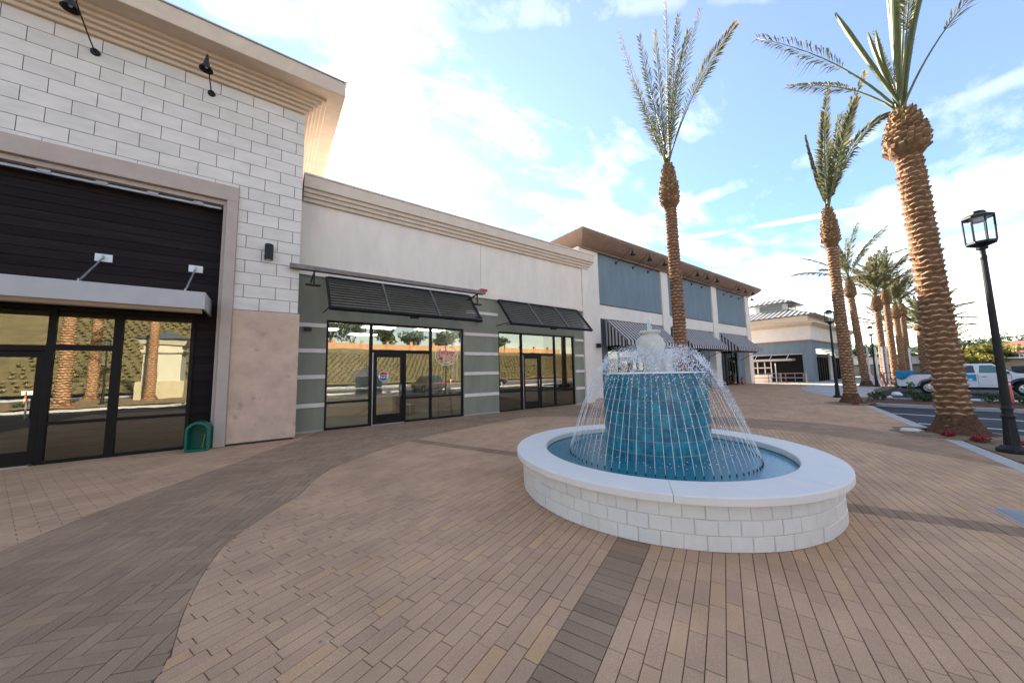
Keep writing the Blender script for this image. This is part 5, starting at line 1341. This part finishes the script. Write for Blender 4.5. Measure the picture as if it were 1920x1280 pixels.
# ================================================================== LANTERN POSTS
def lantern(label, x, y, res=1):
    t = thing('street_lamp', label, 'street lamp', 'lantern posts along the plaza edge', (x, y, 0)); n = 32 if res else 12
    b = MB(); b.lathe([(.185, 0), (.19, .015), (.19, .06), (.18, .075), (.15, .09), (.12, .13)], n=n, closed=False); b.obj('base_plate', M['black'], t)
    b = MB(); fl = 16; N = fl*4
    def ring(r, z, f):
        for k in range(N): a = 2*pi*k/N; q = r*(1-f*.5*(1+cos(fl*a))*.5); b.v.append((q*cos(a), q*sin(a), z)); b.a.append(.5)
    prof = [(.135, .12, .0), (.13, .16, .10), (.098, .60, .10), (.096, .62, 0), (.118, .64, 0), (.12, .655, 0), (.115, .67, 0), (.092, .69, 0), (.088, .74, 0), (.088, .77, 0), (.105, .785, 0), (.106, .80, 0), (.086, .82, 0), (.08, .86, .12), (.055, 3.62, .12), (.057, 3.63, 0), (.062, 3.66, 0), (.057, 3.70, 0), (.05, 3.72, 0), (.05, 3.84, 0)]
    for p in prof: ring(p[0]*.74, p[1], p[2])
    for i in range(len(prof)-1):
        for k in range(N): j = (k+1) % N; b.f.append((i*N+k, i*N+j, (i+1)*N+j, (i+1)*N+k))
    b.obj('pole', M['black'], t)
    h = link('lantern', MB().lathe([(.0, 3.83), (.075, 3.83), (.08, 3.86), (.06, 3.875), (.185, 3.93), (.192, 3.935), (.192, 3.975), (.16, 3.98), (0, 3.98)], n=8, a0=pi/8).mesh('lantern', M['black']), t)
    MB().lathe([(.0, 4.44), (.208, 4.44), (.212, 4.45), (.212, 4.475), (.19, 4.49), (.115, 4.53), (.11, 4.545), (.105, 4.57), (.08, 4.59), (0, 4.595)], n=8, a0=pi/8).obj('cap', M['black'], h)
    for k in range(8):
        a = pi/8 + k*pi/4; MB().beam((.192*cos(a), .192*sin(a), 3.97), (.20*cos(a), .20*sin(a), 4.45), .018, .018, (cos(a), sin(a), 0)).obj('glazing_bar', M['black'], h)
        a2_ = a+pi/4; g_ = MB(); g_.v = [(.188*cos(a), .188*sin(a), 3.975), (.188*cos(a2_), .188*sin(a2_), 3.975), (.196*cos(a2_), .196*sin(a2_), 4.445), (.196*cos(a), .196*sin(a), 4.445)]
        g_.a = [.5]*4; g_.f = [(0, 1, 2, 3)]; g_.obj('pane', M['lglass'], h, fix=False)
    MB().lathe([(.0, 4.37), (.10, 4.37), (.11, 4.40), (.11, 4.44), (0, 4.44)], n=14).obj('lamp_module', M['copper'], h)
lantern('nearest fluted black lantern post at the right edge of the plaza', 11.08, -.33); lantern('fluted black lantern post left of the kerb corner palm', 23.9, 4.18); lantern('farthest lantern post in front of the paired palms', 36.9, 4.25, 0)
lantern('lantern post mirrored in the left shop glass', -9.3, -13.6, 0)
# ================================================================== SHRUBS AND TREES
def leaf_cloud(b, c, R, n, size, rj, tone0=0.0):
    for i in range(n):
        while True:
            p = Vector((rj.uniform(-1, 1), rj.uniform(-1, 1), rj.uniform(-1, 1)))
            if .25 < p.length < 1: break
        q = Vector(c)+Vector((p.x*R[0], p.y*R[1], p.z*R[2])); a = Vector((rj.gauss(0, 1), rj.gauss(0, 1), rj.gauss(0, 1))).normalized(); e = a.cross(Vector((rj.gauss(0, 1), rj.gauss(0, 1), rj.gauss(0, 1)))).normalized()
        s = size*rj.uniform(.6, 1.3); tn = min(1, max(0, tone0+rj.uniform(-.3, .5))); b.v += [tuple(q-a*s*.5), tuple(q+e*s*.3), tuple(q+a*s*.5), tuple(q-e*s*.3)]; b.a += [tn]*4; k = len(b.v)-4; b.f.append((k, k+1, k+2, k+3))
def tree(label, x, y, H, R, mt, seed, n=1500, size=.3, name='tree', grp='trees in the distance', z0=0, trunk_h=.35, cat='tree'):
    t = thing(name, label, cat, grp, (x, y, z0)); rj = random.Random(seed)
    th = H*trunk_h; b = MB(); b.tube([(0, 0, -.1), (.05*H*.2, 0, th*.6), (.0, .02*H, th*1.3)], [.035*H, .026*H, .015*H], 7)
    cl = []
    for i in range(9):
        a = rj.uniform(0, 6.28); q = R*rj.uniform(.15, .68); c = (q*cos(a), q*sin(a), th+(H-th)*rj.uniform(.25, .82)); cl.append(c)
        b.tube([(0, 0, th*.8), (c[0]*.5, c[1]*.5, (th+c[2])*.5), c], [.013*H, .008*H, .003*H], 5)
    b.obj('trunk', M['bark'], t); b = MB()
    for c in cl:
        s = R*rj.uniform(.32, .52); leaf_cloud(b, c, (s, s, (H-th)*rj.uniform(.16, .27)), n//9, size, rj, rj.uniform(0, .5))
    o = b.obj('crown', M[mt], t, attr=True, fix=False); return t
def spot(px, D):
    d = pxray(px, 690); h = hypot(d.x, d.y); return D*d.x/h, D*d.y/h
for i, (px, D, H, R, mt, lb) in enumerate([(1858, 62, 3.6, 3.6, 'tree2', 'rounded yellow-green tree behind the white pickup cab'), (1822, 66, 3.3, 3.0, 'tree1', 'dusty green tree left of the yellow-green one'), (1795, 70, 3.0, 3.0, 'tree1', 'dark low tree partly behind the thick palm'),
        (1886, 64, 2.9, 2.2, 'tree1', 'dark shrubby tree right of the yellow-green one'), (1800, 40, 6.2, 1.3, 'tree3', 'sparse young tree at the right side of the thick trunk'), (1612, 96, 6.2, 4.5, 'tree1', 'green tree over the white building roof, left of the paired palms'), (1598, 99, 5.0, 3.5, 'tree2', 'olive tree over the white building behind the kerb corner palm'), (1640, 99, 5.8, 4.5, 'tree1', 'tree over the white building roof behind the small lantern'), (1726, 90, 2.6, 2.5, 'tree2', 'low yellowish bush left of the thick trunk over the truck bed')]):
    x, y = spot(px, D); tree(lb, x, y, H, R, mt, 40+i, 1300 if i != 4 else 420, .42 if i != 4 else .14)
# far town and ridge at the right
def hill(name, pxa, pxb, D, h, seed, dep=60):
    b = MB(); n = 40
    for j in range(5):
        for i in range(n+1):
            px = pxa+(pxb-pxa)*i/n; x, y = spot(px, D+dep*j/4); e = sin(pi*min(1, max(0, .06+i/n*.9)))
            b.v.append((x, y, -1+(h+1)*e*sin(pi*(.08+.5*j/4))*(1+.25*nz(i*.2, j*.6, 1, seed)))); b.a.append(.5)
    for j in range(4):
        for i in range(n): a = j*(n+1)+i; b.f.append((a, a+1, a+n+2, a+n+1))
    return struct(b.obj(name, M['straw'], None, smooth=True))
hill('hill', 1700, 2600, 300, 14, 3, 120); hill('hill', 1560, 2000, 420, 9, 5, 120)
rj = random.Random(77); b = MB()
for i in range(240):
    px = rj.uniform(1700, 2300); D = rj.uniform(300, 345); x, y = spot(px, D); leaf_cloud(b, (x, y, 9+rj.uniform(-3, 5)*min(1, (px-1690)/200)), (3.5, 3.5, 3.2), 26, 2.0, rj, .1)
tag(stuff(b.obj('wooded_ridge', M['tree3'], None, attr=True, fix=False)), 'hazy tree covered ridge on the right horizon', 'woods')
def far_house(label, pxa, pxb, D, z0, z1, roofz, wall, roof):
    (xa, ya), (xb, yb) = spot(pxa, D), spot(pxb, D); t = thing('far_building', label, 'building', None, (xa, ya, 0), atan2(yb-ya, xb-xa)); L = hypot(xb-xa, yb-ya)
    MB().box(0, 0, z0, L, 12, z1).obj('wall', M[wall], t); b = MB(); b.quadbox([(-.6, -.6, z1), (L+.6, -.6, z1), (L+.6, 12.6, z1), (-.6, 12.6, z1), (1, 5, roofz), (L-1, 5, roofz), (L-1, 7, roofz), (1, 7, roofz)]); b.obj('roof', M[roof], t)
    n = max(2, int(L/4))
    for k in range(n): MB().box(L*(k+.25)/n, -.06, z0+(z1-z0)*.2, L*(k+.75)/n, -.01, z0+(z1-z0)*.62).obj('window', M['glassd'], t)
    return t
far_house('tan flat building right of the lantern post behind the truck hood', 1872, 2100, 60, 0, 2.0, 2.35, 'tanwall', 'tile_roof')
far_house('brick-red roofed building on the rise behind the tan one', 1895, 2150, 110, 0, 3.4, 5.0, 'tanwall', 'redroof')
far_house('second reddish building further back at the right edge', 1880, 2000, 150, 0, 5.2, 7.0, 'stone', 'redroof')
far_house('pale distant building left of the thick trunk over the truck bed', 1722, 1752, 130, 0, 3.4, 4.6, 'tanwall', 'redroof')
# island shrubs and rock
for i, (x, y, s, lb) in enumerate([(23.7, 2.75, .34, 'leafy green shrub at the left end of the mulch island'), (23.95, 1.55, .36, 'upright leafy shrub in the middle of the mulch island'), (23.8, 1.25, .24, 'low spreading shrub beside the upright one on the island'), (24.3, -.42, .40, 'dusty shrub left of the lantern pole on the island'), (24.2, -1.25, .3, 'shrub right of the tall cone at the photo edge'), (-8.6, -12.6, .35, 'shrub on the soil strip mirrored in the left glass'), (-12.6, -13.2, .35, 'shrub left of the dark mirrored palm')]):
    t = thing('shrub', lb, 'shrub', 'small shrubs in the planted islands', (x, y, 0)); rj = random.Random(i); b = MB(); leaf_cloud(b, (0, 0, s*.55), (s, s, s*.55), 170, .13, rj, .2)
    if i == 1: leaf_cloud(b, (0, .15, s*1.6), (s*.4, s*.4, s*.8), 90, .12, rj, .4)
    b.obj('foliage', M['leafd'], t, attr=True, fix=False); MB().tube([(0, 0, 0), (.02, 0, s*.9)], [.02, .008], 5).obj('stem', M['bark'], t)
for x, y, s, lb in ((28.8, 2.6, .27, 'white boulder on the asphalt beyond the mulch island'), (24.9, 2.5, .13, 'smaller pale rock by the island kerb')):
    b = MB(); b.lathe([(.0, 0), (1, .0), (1.05, .25), (.85, .6), (.5, .8), (0, .85)], n=12)
    b.v = [(v[0]*s*(1+.2*nz(v[0]*2, v[1]*2, 1, x)), v[1]*s*.8*(1+.2*nz(v[1]*2, v[0]*2, 1, y)), v[2]*s + GZ*(1 if x > 25 else 0)) for v in b.v]; o = b.obj('boulder', M['rim'], None, smooth=True); o.location = (x, y, 0); tag(o, lb, 'rock')
# ================================================================== ROAD FURNITURE
t = thing('delineator_cone', 'tall faded orange cone standing on the mulch island right of the lantern post', 'traffic cone', None, (24.35, -.82, 0))
MB().lathe([(.17, 0), (.16, .05), (.115, .07), (.075, .85), (.055, 1.0)], n=16).obj('cone_body', M['pink'], t, smooth=True); MB().lathe([(.081, .72), (.083, .73), (.076, .82), (.075, .83)], n=16).obj('reflective_band', M['whitep'], t); MB().lathe([(.072, .87), (.073, .88), (.066, .95), (.064, .96)], n=16).obj('reflective_band', M['whitep'], t); b = MB(); b.tube([(0.05*cos(pi*i/8), 0, 1.0+.14*sin(pi*i/8)*1.2) for i in range(9)], .015, 6); b.obj('handle', M['orange'], t)
def cone(label, x, y):
    t = thing('traffic_cone', label, 'traffic cone', None, (x, y, 0)); MB().box(-.19, -.19, .0, .19, .19, .04).obj('base_plate', M['orange'], t); b = MB(); b.lathe([(.15, .03), (.03, .72), (0, .72)], n=18); b.obj('cone_body', M['orange'], t, smooth=True); MB().lathe([(.11, .30), (.085, .44), (.083, .44)], n=18).obj('reflective_band', M['whitep'], t); return t
cone('orange traffic cone mirrored in the left glass door', -13.9, -17.5)
t = thing('small_sign', 'blank white board standing behind the mirrored traffic cone', 'sign', None, (-14.0, -17.9, 0)); MB().box(-.28, -.02, .75, .28, .02, 1.05).obj('board', M['whitep'], t); MB().box(-.03, .02, 0, .03, .06, 1.0).obj('post', M['black'], t)
# white poles and rails past the kerb corner
WP = [(38.6, 4.75, 'first'), (38.9, 4.35, 'second'), (39.3, 4.05, 'third'), (39.0, 3.8, 'fourth'), (46.0, 3.1, 'fifth')]
for x, y, k in WP: t = thing('white_pole', f'{k} white metal pole from the left in front of the paired palms', 'pole', 'white poles before the paired palms', (x, y, 0)); MB().box(-.05, -.05, 0, .05, .05, 3.05).obj('post', M['whitep'], t); MB().lathe([(.12, 0), (.12, .04), (0, .05)], n=10).obj('base_plate', M['galv'], t)
railing([(36.6, 3.8), (36.4, 2.3)], 'dark square railing behind the truck tailgate', 1.05, 'railings by the truck', 1.4)
t = thing('barricade', 'orange and white folded barricade leaning by the white poles', 'barricade', None, (37.3, 4.35, 0))
for k in range(4): MB().beam((k*.05, k*-.18, .05), (k*.05-.12, k*-.18+.25, 1.1), .06, .12).obj('board', M['pink'] if k % 2 else M['whitep'], t)
# ================================================================== VEHICLES
def wheel(par, x, y, r, side):
    t = MB(); t.lathe([(r*.62, -.10), (r*.9, -.11), (r*.99, -.07), (r, 0), (r*.99, .07), (r*.9, .11), (r*.62, .10)], n=28, closed=True)
    t.v = [(x+v[0], y+v[2], r+v[1]) for v in t.v]; w_ = t.obj('wheel', M['tyre'], par, smooth=True)
    b = MB(); b.lathe([(0, .05), (r*.2, .055), (r*.22, .03), (r*.56, .02), (r*.6, .07), (r*.63, .075), (r*.63, -.06), (0, -.06)], n=20); b.v = [(x+v[0], y+side*v[2], r+v[1]) for v in b.v]; b.obj('rim', M['rimm'], w_, smooth=False)
    b = MB()
    for k in range(6): a = k*pi/3; b.v += []; b.lathe([(0, .03), (r*.09, .032), (r*.09, .026)], (r*.40*cos(a), r*.40*sin(a)), 8)
    b.v = [(x+v[0], y+side*v[2], r+v[1]) for v in b.v]; b.obj('hub_hole', M['tyre'], w_)
def arch_poly(pts, wheels, r, zb):
    """lower edge with wheel arches inserted, given left to right"""
    out = []
    for wx in wheels:
        n = 10
        for i in range(n+1): a = pi - pi*i/n; out.append((wx+r*cos(a), max(zb, zb+ (r)*sin(a)*1.0)))
    return [pts[0]]+out+pts[1:]
def pickup(label, x, y, rz):
    t = thing('pickup_truck', label, 'pickup truck', None, (x, y, GZ+.006), rz); W = .92; zb = .42
    low = arch_poly([(-2.55, zb), (2.55, zb)], (-1.40, 1.72), .46, zb)
    up = [(2.66, .50), (2.68, .75), (2.60, .98), (2.2, 1.08), (1.55, 1.14), (1.3, 1.15), (-.95, 1.16), (-.95, 1.13), (-2.58, 1.13), (-2.64, .95), (-2.62, .5)]
    b = MB(); b.prism(low+up, 'y', -W, W); body = b.obj('body', M['carw'], t, bevel=.035)
    c = MB(); Q = [(-.75, 1.14), (1.52, 1.14), (.80, 1.70), (-.58, 1.70)]
    c.quadbox([(Q[0][0], -.86, Q[0][1]), (Q[1][0], -.86, Q[1][1]), (Q[1][0], .86, Q[1][1]), (Q[0][0], .86, Q[0][1]), (Q[3][0], -.68, Q[3][1]), (Q[2][0], -.68, Q[2][1]), (Q[2][0], .68, Q[2][1]), (Q[3][0], .68, Q[3][1])])
    cab = c.obj('cab', M['carw'], t, bevel=.05)
    def side_win(xa, xb, xc, xd, s, mt, nm='window'):
        za, zc = 1.20, 1.61; ya, yc = .86-.18*(za-1.14)/.56, .86-.18*(zc-1.14)/.56
        g_ = MB(); o = .012; P4 = [(xa, s*(ya+o), za), (xb, s*(ya+o), za), (xc, s*(yc+o), zc), (xd, s*(yc+o), zc)]; g_.quadbox([(p[0], p[1]-s*.03, p[2]) for p in P4]+P4); g_.obj(nm, M[mt], t)
    for s in (-1, 1):
        side_win(-.52, .24, .20, -.44, s, 'glassd'); side_win(.36, 1.32, .80, .40, s, 'glasst')
        MB().box(1.16, s*.90-.005 if s > 0 else s*.90-.12, 1.14, 1.30, s*.90+.12 if s > 0 else s*.90+.005, 1.28).obj('side_mirror', M['carf'], t, bevel=.02)
        MB().box(.42, s*.925-.012, .98, .60, s*.925+.012, 1.01).obj('door_handle', M['black'], t)
        MB().box(.31, s*.921-.004, .55, .32, s*.921+.004, 1.15).box(1.33, s*.921-.004, .5, 1.34, s*.921+.004, 1.15).box(.31, s*.921-.004, .545, 1.34, s*.921+.004, .552).obj('door_seam', M['black'], t)
        for wx in (-1.40, 1.72):
            b = MB(); n = 14
            for i in range(n): a0, a1 = pi*i/n, pi*(i+1)/n; b.prism([(wx+.46*cos(a0), zb+.46*sin(a0)), (wx+.54*cos(a0), zb+.53*sin(a0)), (wx+.54*cos(a1), zb+.53*sin(a1)), (wx+.46*cos(a1), zb+.46*sin(a1))], 'y', s*.935-.015, s*.935+.015)
            b.obj('wheel_arch', M['carf'] if wx > 0 else M['carw'], t); wheel(t, wx, s*.80, .37, s)
        MB().box(-2.66, s*.80-.08, .68, -2.56, s*.80+.125, .98).obj('tail_light', M['red'], t, bevel=.01)
        MB().box(2.5, s*.72-.16, .78, 2.66, s*.72+.16, .95).obj('headlight', M['whitep'], t, bevel=.02)
        MB().box(-.28, s*.924-.003, .76, .26, s*.924+.003, 1.12).obj('door_print', M['decal'], t); MB().box(-.28, s*.926-.004, .80, .12, s*.926+.004, .88).obj('door_print', M['p_white'], t)
    MB().box(-2.45, -.80, 1.128, -1.02, .80, 1.136).obj('bed', M['carf'], t)
    MB().box(-2.50, -.86, 1.13, -1.0, -.80, 1.20).box(-2.50, .80, 1.13, -1.0, .86, 1.20).obj('bed_rail', M['carf'], t)
    MB().box(-2.78, -.82, .44, -2.60, .82, .62).obj('rear_bumper', M['carf'], t, bevel=.02); MB().box(2.60, -.86, .42, 2.78, .86, .62).obj('front_bumper', M['carf'], t, bevel=.03); MB().box(-2.5, -.7, .26, 2.5, .7, .45).obj('chassis', M['black'], t); MB().box(-1.05, -.75, 1.16, -.95, .75, 1.58).obj('rear_window', M['glassd'], t)
    MB().tube([(-2.7, .35, .34), (-1.9, .35, .38)], .035, 8).obj('exhaust_pipe', M['galv'], t)
    g_ = MB(); g_.quadbox([(.82, -.66, 1.66), (1.50, -.82, 1.17), (1.50, .82, 1.17), (.82, .66, 1.66), (.85, -.66, 1.68), (1.54, -.82, 1.19), (1.54, .82, 1.19), (.85, .66, 1.68)]); g_.obj('windshield', M['glassd'], t)
    return t
pickup('white extended cab pickup with a blue door print parked beyond the island', 32.3, .12, -pi/2)
b = MB(); nx_, ny_ = 16, 12
for i in range(nx_+1):
    for j in range(ny_+1):
        u, v = i/nx_, j/ny_; X = 31.30+.40*v; Y = 2.78-.75*u
        z = 1.06 + .14*sin(v*3.0) + .05*nz(u*5, v*5, 1.6, 3) - (.32*max(0, (.35-v)/.35)*(.7+.5*sin(u*5))); b.v.append((X + .03*nz(u*6, v*6, 1, 9) - .0, Y, z+.04)); b.a.append(.5)
for i in range(nx_):
    for j in range(ny_): a = i*(ny_+1)+j; b.f.append((a, a+ny_+1, a+ny_+2, a+1))
o = b.obj('tarp', M['tarp'], None, smooth=True); o.modifiers.new('thick', 'SOLIDIFY').thickness = .01; tag(o, 'crumpled blue tarp hanging over the pickup tailgate corner', 'tarp')
def car(label, x, y, rz, mt):
    t = thing('parked_car', label, 'car', None, (x, y, GZ+.006), rz); W = .9; zb = .36
    low = arch_poly([(-2.2, zb), (2.2, zb)], (-1.35, 1.38), .40, zb)
    b = MB(); b.prism(low+[(2.28, .45), (2.3, .7), (2.1, .88), (1.1, 1.0), (-2.1, 1.02), (-2.26, .9), (-2.26, .45)], 'y', -W, W); b.obj('body', M[mt], t, bevel=.06)
    c = MB(); c.quadbox([(-2.08, -.84, 1.0), (1.05, -.84, .98), (1.05, .84, .98), (-2.08, .84, 1.0), (-1.75, -.64, 1.58), (.25, -.64, 1.58), (.25, .64, 1.58), (-1.75, .64, 1.58)]); c.obj('roof', M[mt], t, bevel=.06)
    for s in (-1, 1):
        g_ = MB(); P4 = [(-1.9, s*.825, 1.06), (.82, s*.825, 1.06), (.26, s*.69, 1.48), (-1.68, s*.69, 1.48)]; g_.quadbox([(p[0], p[1]-s*.06, p[2]) for p in P4]+[(p[0], p[1]+s*.012, p[2]) for p in P4]); g_.obj('window', M['glassd'], t)
        for wx in (-1.35, 1.38): wheel(t, wx, s*.80, .34, s)
        MB().box(-2.3, s*.68-.15, .78, -2.2, s*.68+.16, .98).obj('tail_light', M['red'], t, bevel=.01); MB().box(2.12, s*.66-.17, .66, 2.3, s*.66+.17, .80).obj('headlight', M['whitep'], t, bevel=.02)
    g_ = MB(); g_.quadbox([(.27, -.6, 1.55), (.98, -.78, 1.03), (.98, .78, 1.03), (.27, .6, 1.55), (.32, -.6, 1.57), (1.04, -.78, 1.05), (1.04, .78, 1.05), (.32, .6, 1.57)]); g_.quadbox([(-1.80, -.6, 1.53), (-2.06, -.75, 1.08), (-2.06, .75, 1.08), (-1.80, .6, 1.53), (-1.84, -.6, 1.54), (-2.12, -.75, 1.09), (-2.12, .75, 1.09), (-1.84, .6, 1.54)]); g_.obj('windshield', M['glassd'], t)
    MB().box(-2.1, -.7, .2, 2.1, .7, .4).obj('chassis', M['black'], t)
car('silver car mirrored in the first shop window', 2.6, -8.4, pi/2, 'carg'); car('dark car mirrored beside the sandwich sign', 12.9, -8.6, -pi/2, 'card'); car('white car mirrored near the blue tarp reflection', -.3, -8.5, pi/2, 'carw'); car('dark parked car far down the lot, mirrored in the second shop', 24, -14.5, 0, 'card')
# ================================================================== MONUMENT TOWER mirrored in the left glass
t = thing('gateway_pier', 'cream square pier with tan base and small slate hip roof, mirrored in the left glass', 'pier', None, (-7.3, -19.3, 0))
MB().box(-1.45, -1.45, 0, 1.45, 1.45, 1.5).obj('base', M['monub'], t, bevel=.03); MB().box(-1.15, -1.15, 1.5, 1.15, 1.15, 4.6).obj('shaft', M['monu'], t)
b = MB(); frust(b, steps([(.12, 3.9, 4.05), (.2, 4.05, 4.15)]), -1.15, 1.15, -1.15, 1.35); b.obj('moulding', M['monu'], t); b = MB(); b.quadbox([(-1.35, -1.35, 4.6), (1.35, -1.35, 4.6), (1.35, 1.35, 4.6), (-1.35, 1.35, 4.6), (-1.55, -1.55, 5.1), (1.55, -1.55, 5.1), (1.55, 1.55, 5.1), (-1.55, 1.55, 5.1)]); b.obj('cornice', M['monu'], t)
b = MB(); b.quadbox([(-1.75, -1.75, 5.1), (1.75, -1.75, 5.1), (1.75, 1.75, 5.1), (-1.75, 1.75, 5.1), (-.05, -.05, 5.85), (.05, -.05, 5.85), (.05, .05, 5.85), (-.05, .05, 5.85)]); b.obj('roof', M['roofd'], t)
t = thing('fire_hydrant', 'yellow fire hydrant by the red kerb across the road', 'hydrant', None, (26, -30.5, .02)); MB().lathe([(.16, 0), (.16, .05), (.11, .07), (.11, .5), (.15, .52), (.13, .6), (.05, .68), (0, .7)], n=14).obj('barrel', M['yellow'], t, smooth=True); MB().tube([(-.2, 0, .42), (.2, 0, .42)], .06, 8).obj('outlet', M['yellow'], t)
struct(MB().box(18, -29.6, .0, 60, -29.35, .035).obj('red_kerb', M['redpaint'], None))
for i in range(9):
    X = 3+i*6.5+R_.uniform(-1.5, 1.5); tree(['bushy', 'tall', 'spreading'][i % 3]+' green tree behind the orange wall, number '+['one', 'two', 'three', 'four', 'five', 'six', 'seven', 'eight', 'nine'][i]+' from its start', X, -53-R_.uniform(0, 4), R_.uniform(5.5, 10), R_.uniform(3.0, 4.2), 'tree1' if i % 2 else 'tree3', 90+i, 1300, .55, z0=5.8, grp='trees above the orange wall')
# drain grate at the right edge
t = thing('drain_grate', 'square steel drain grate set in the paving at the right edge', 'drain', None, (6.17, -.20, .003)); t.rotation_euler = (0, 0, AN)
MB().box(0, -.9, -.02, .6, .0, .003).obj('frame', M['drain'], t)
for k in range(14): MB().box(.03+k*.04, -.87, .003, .048+k*.04, -.03, .011).obj('grate_bar', M['drain'], t)
print('objects', len(COL.objects), 'tris approx', sum(len(m_.polygons) for m_ in bpy.data.meshes)*2)
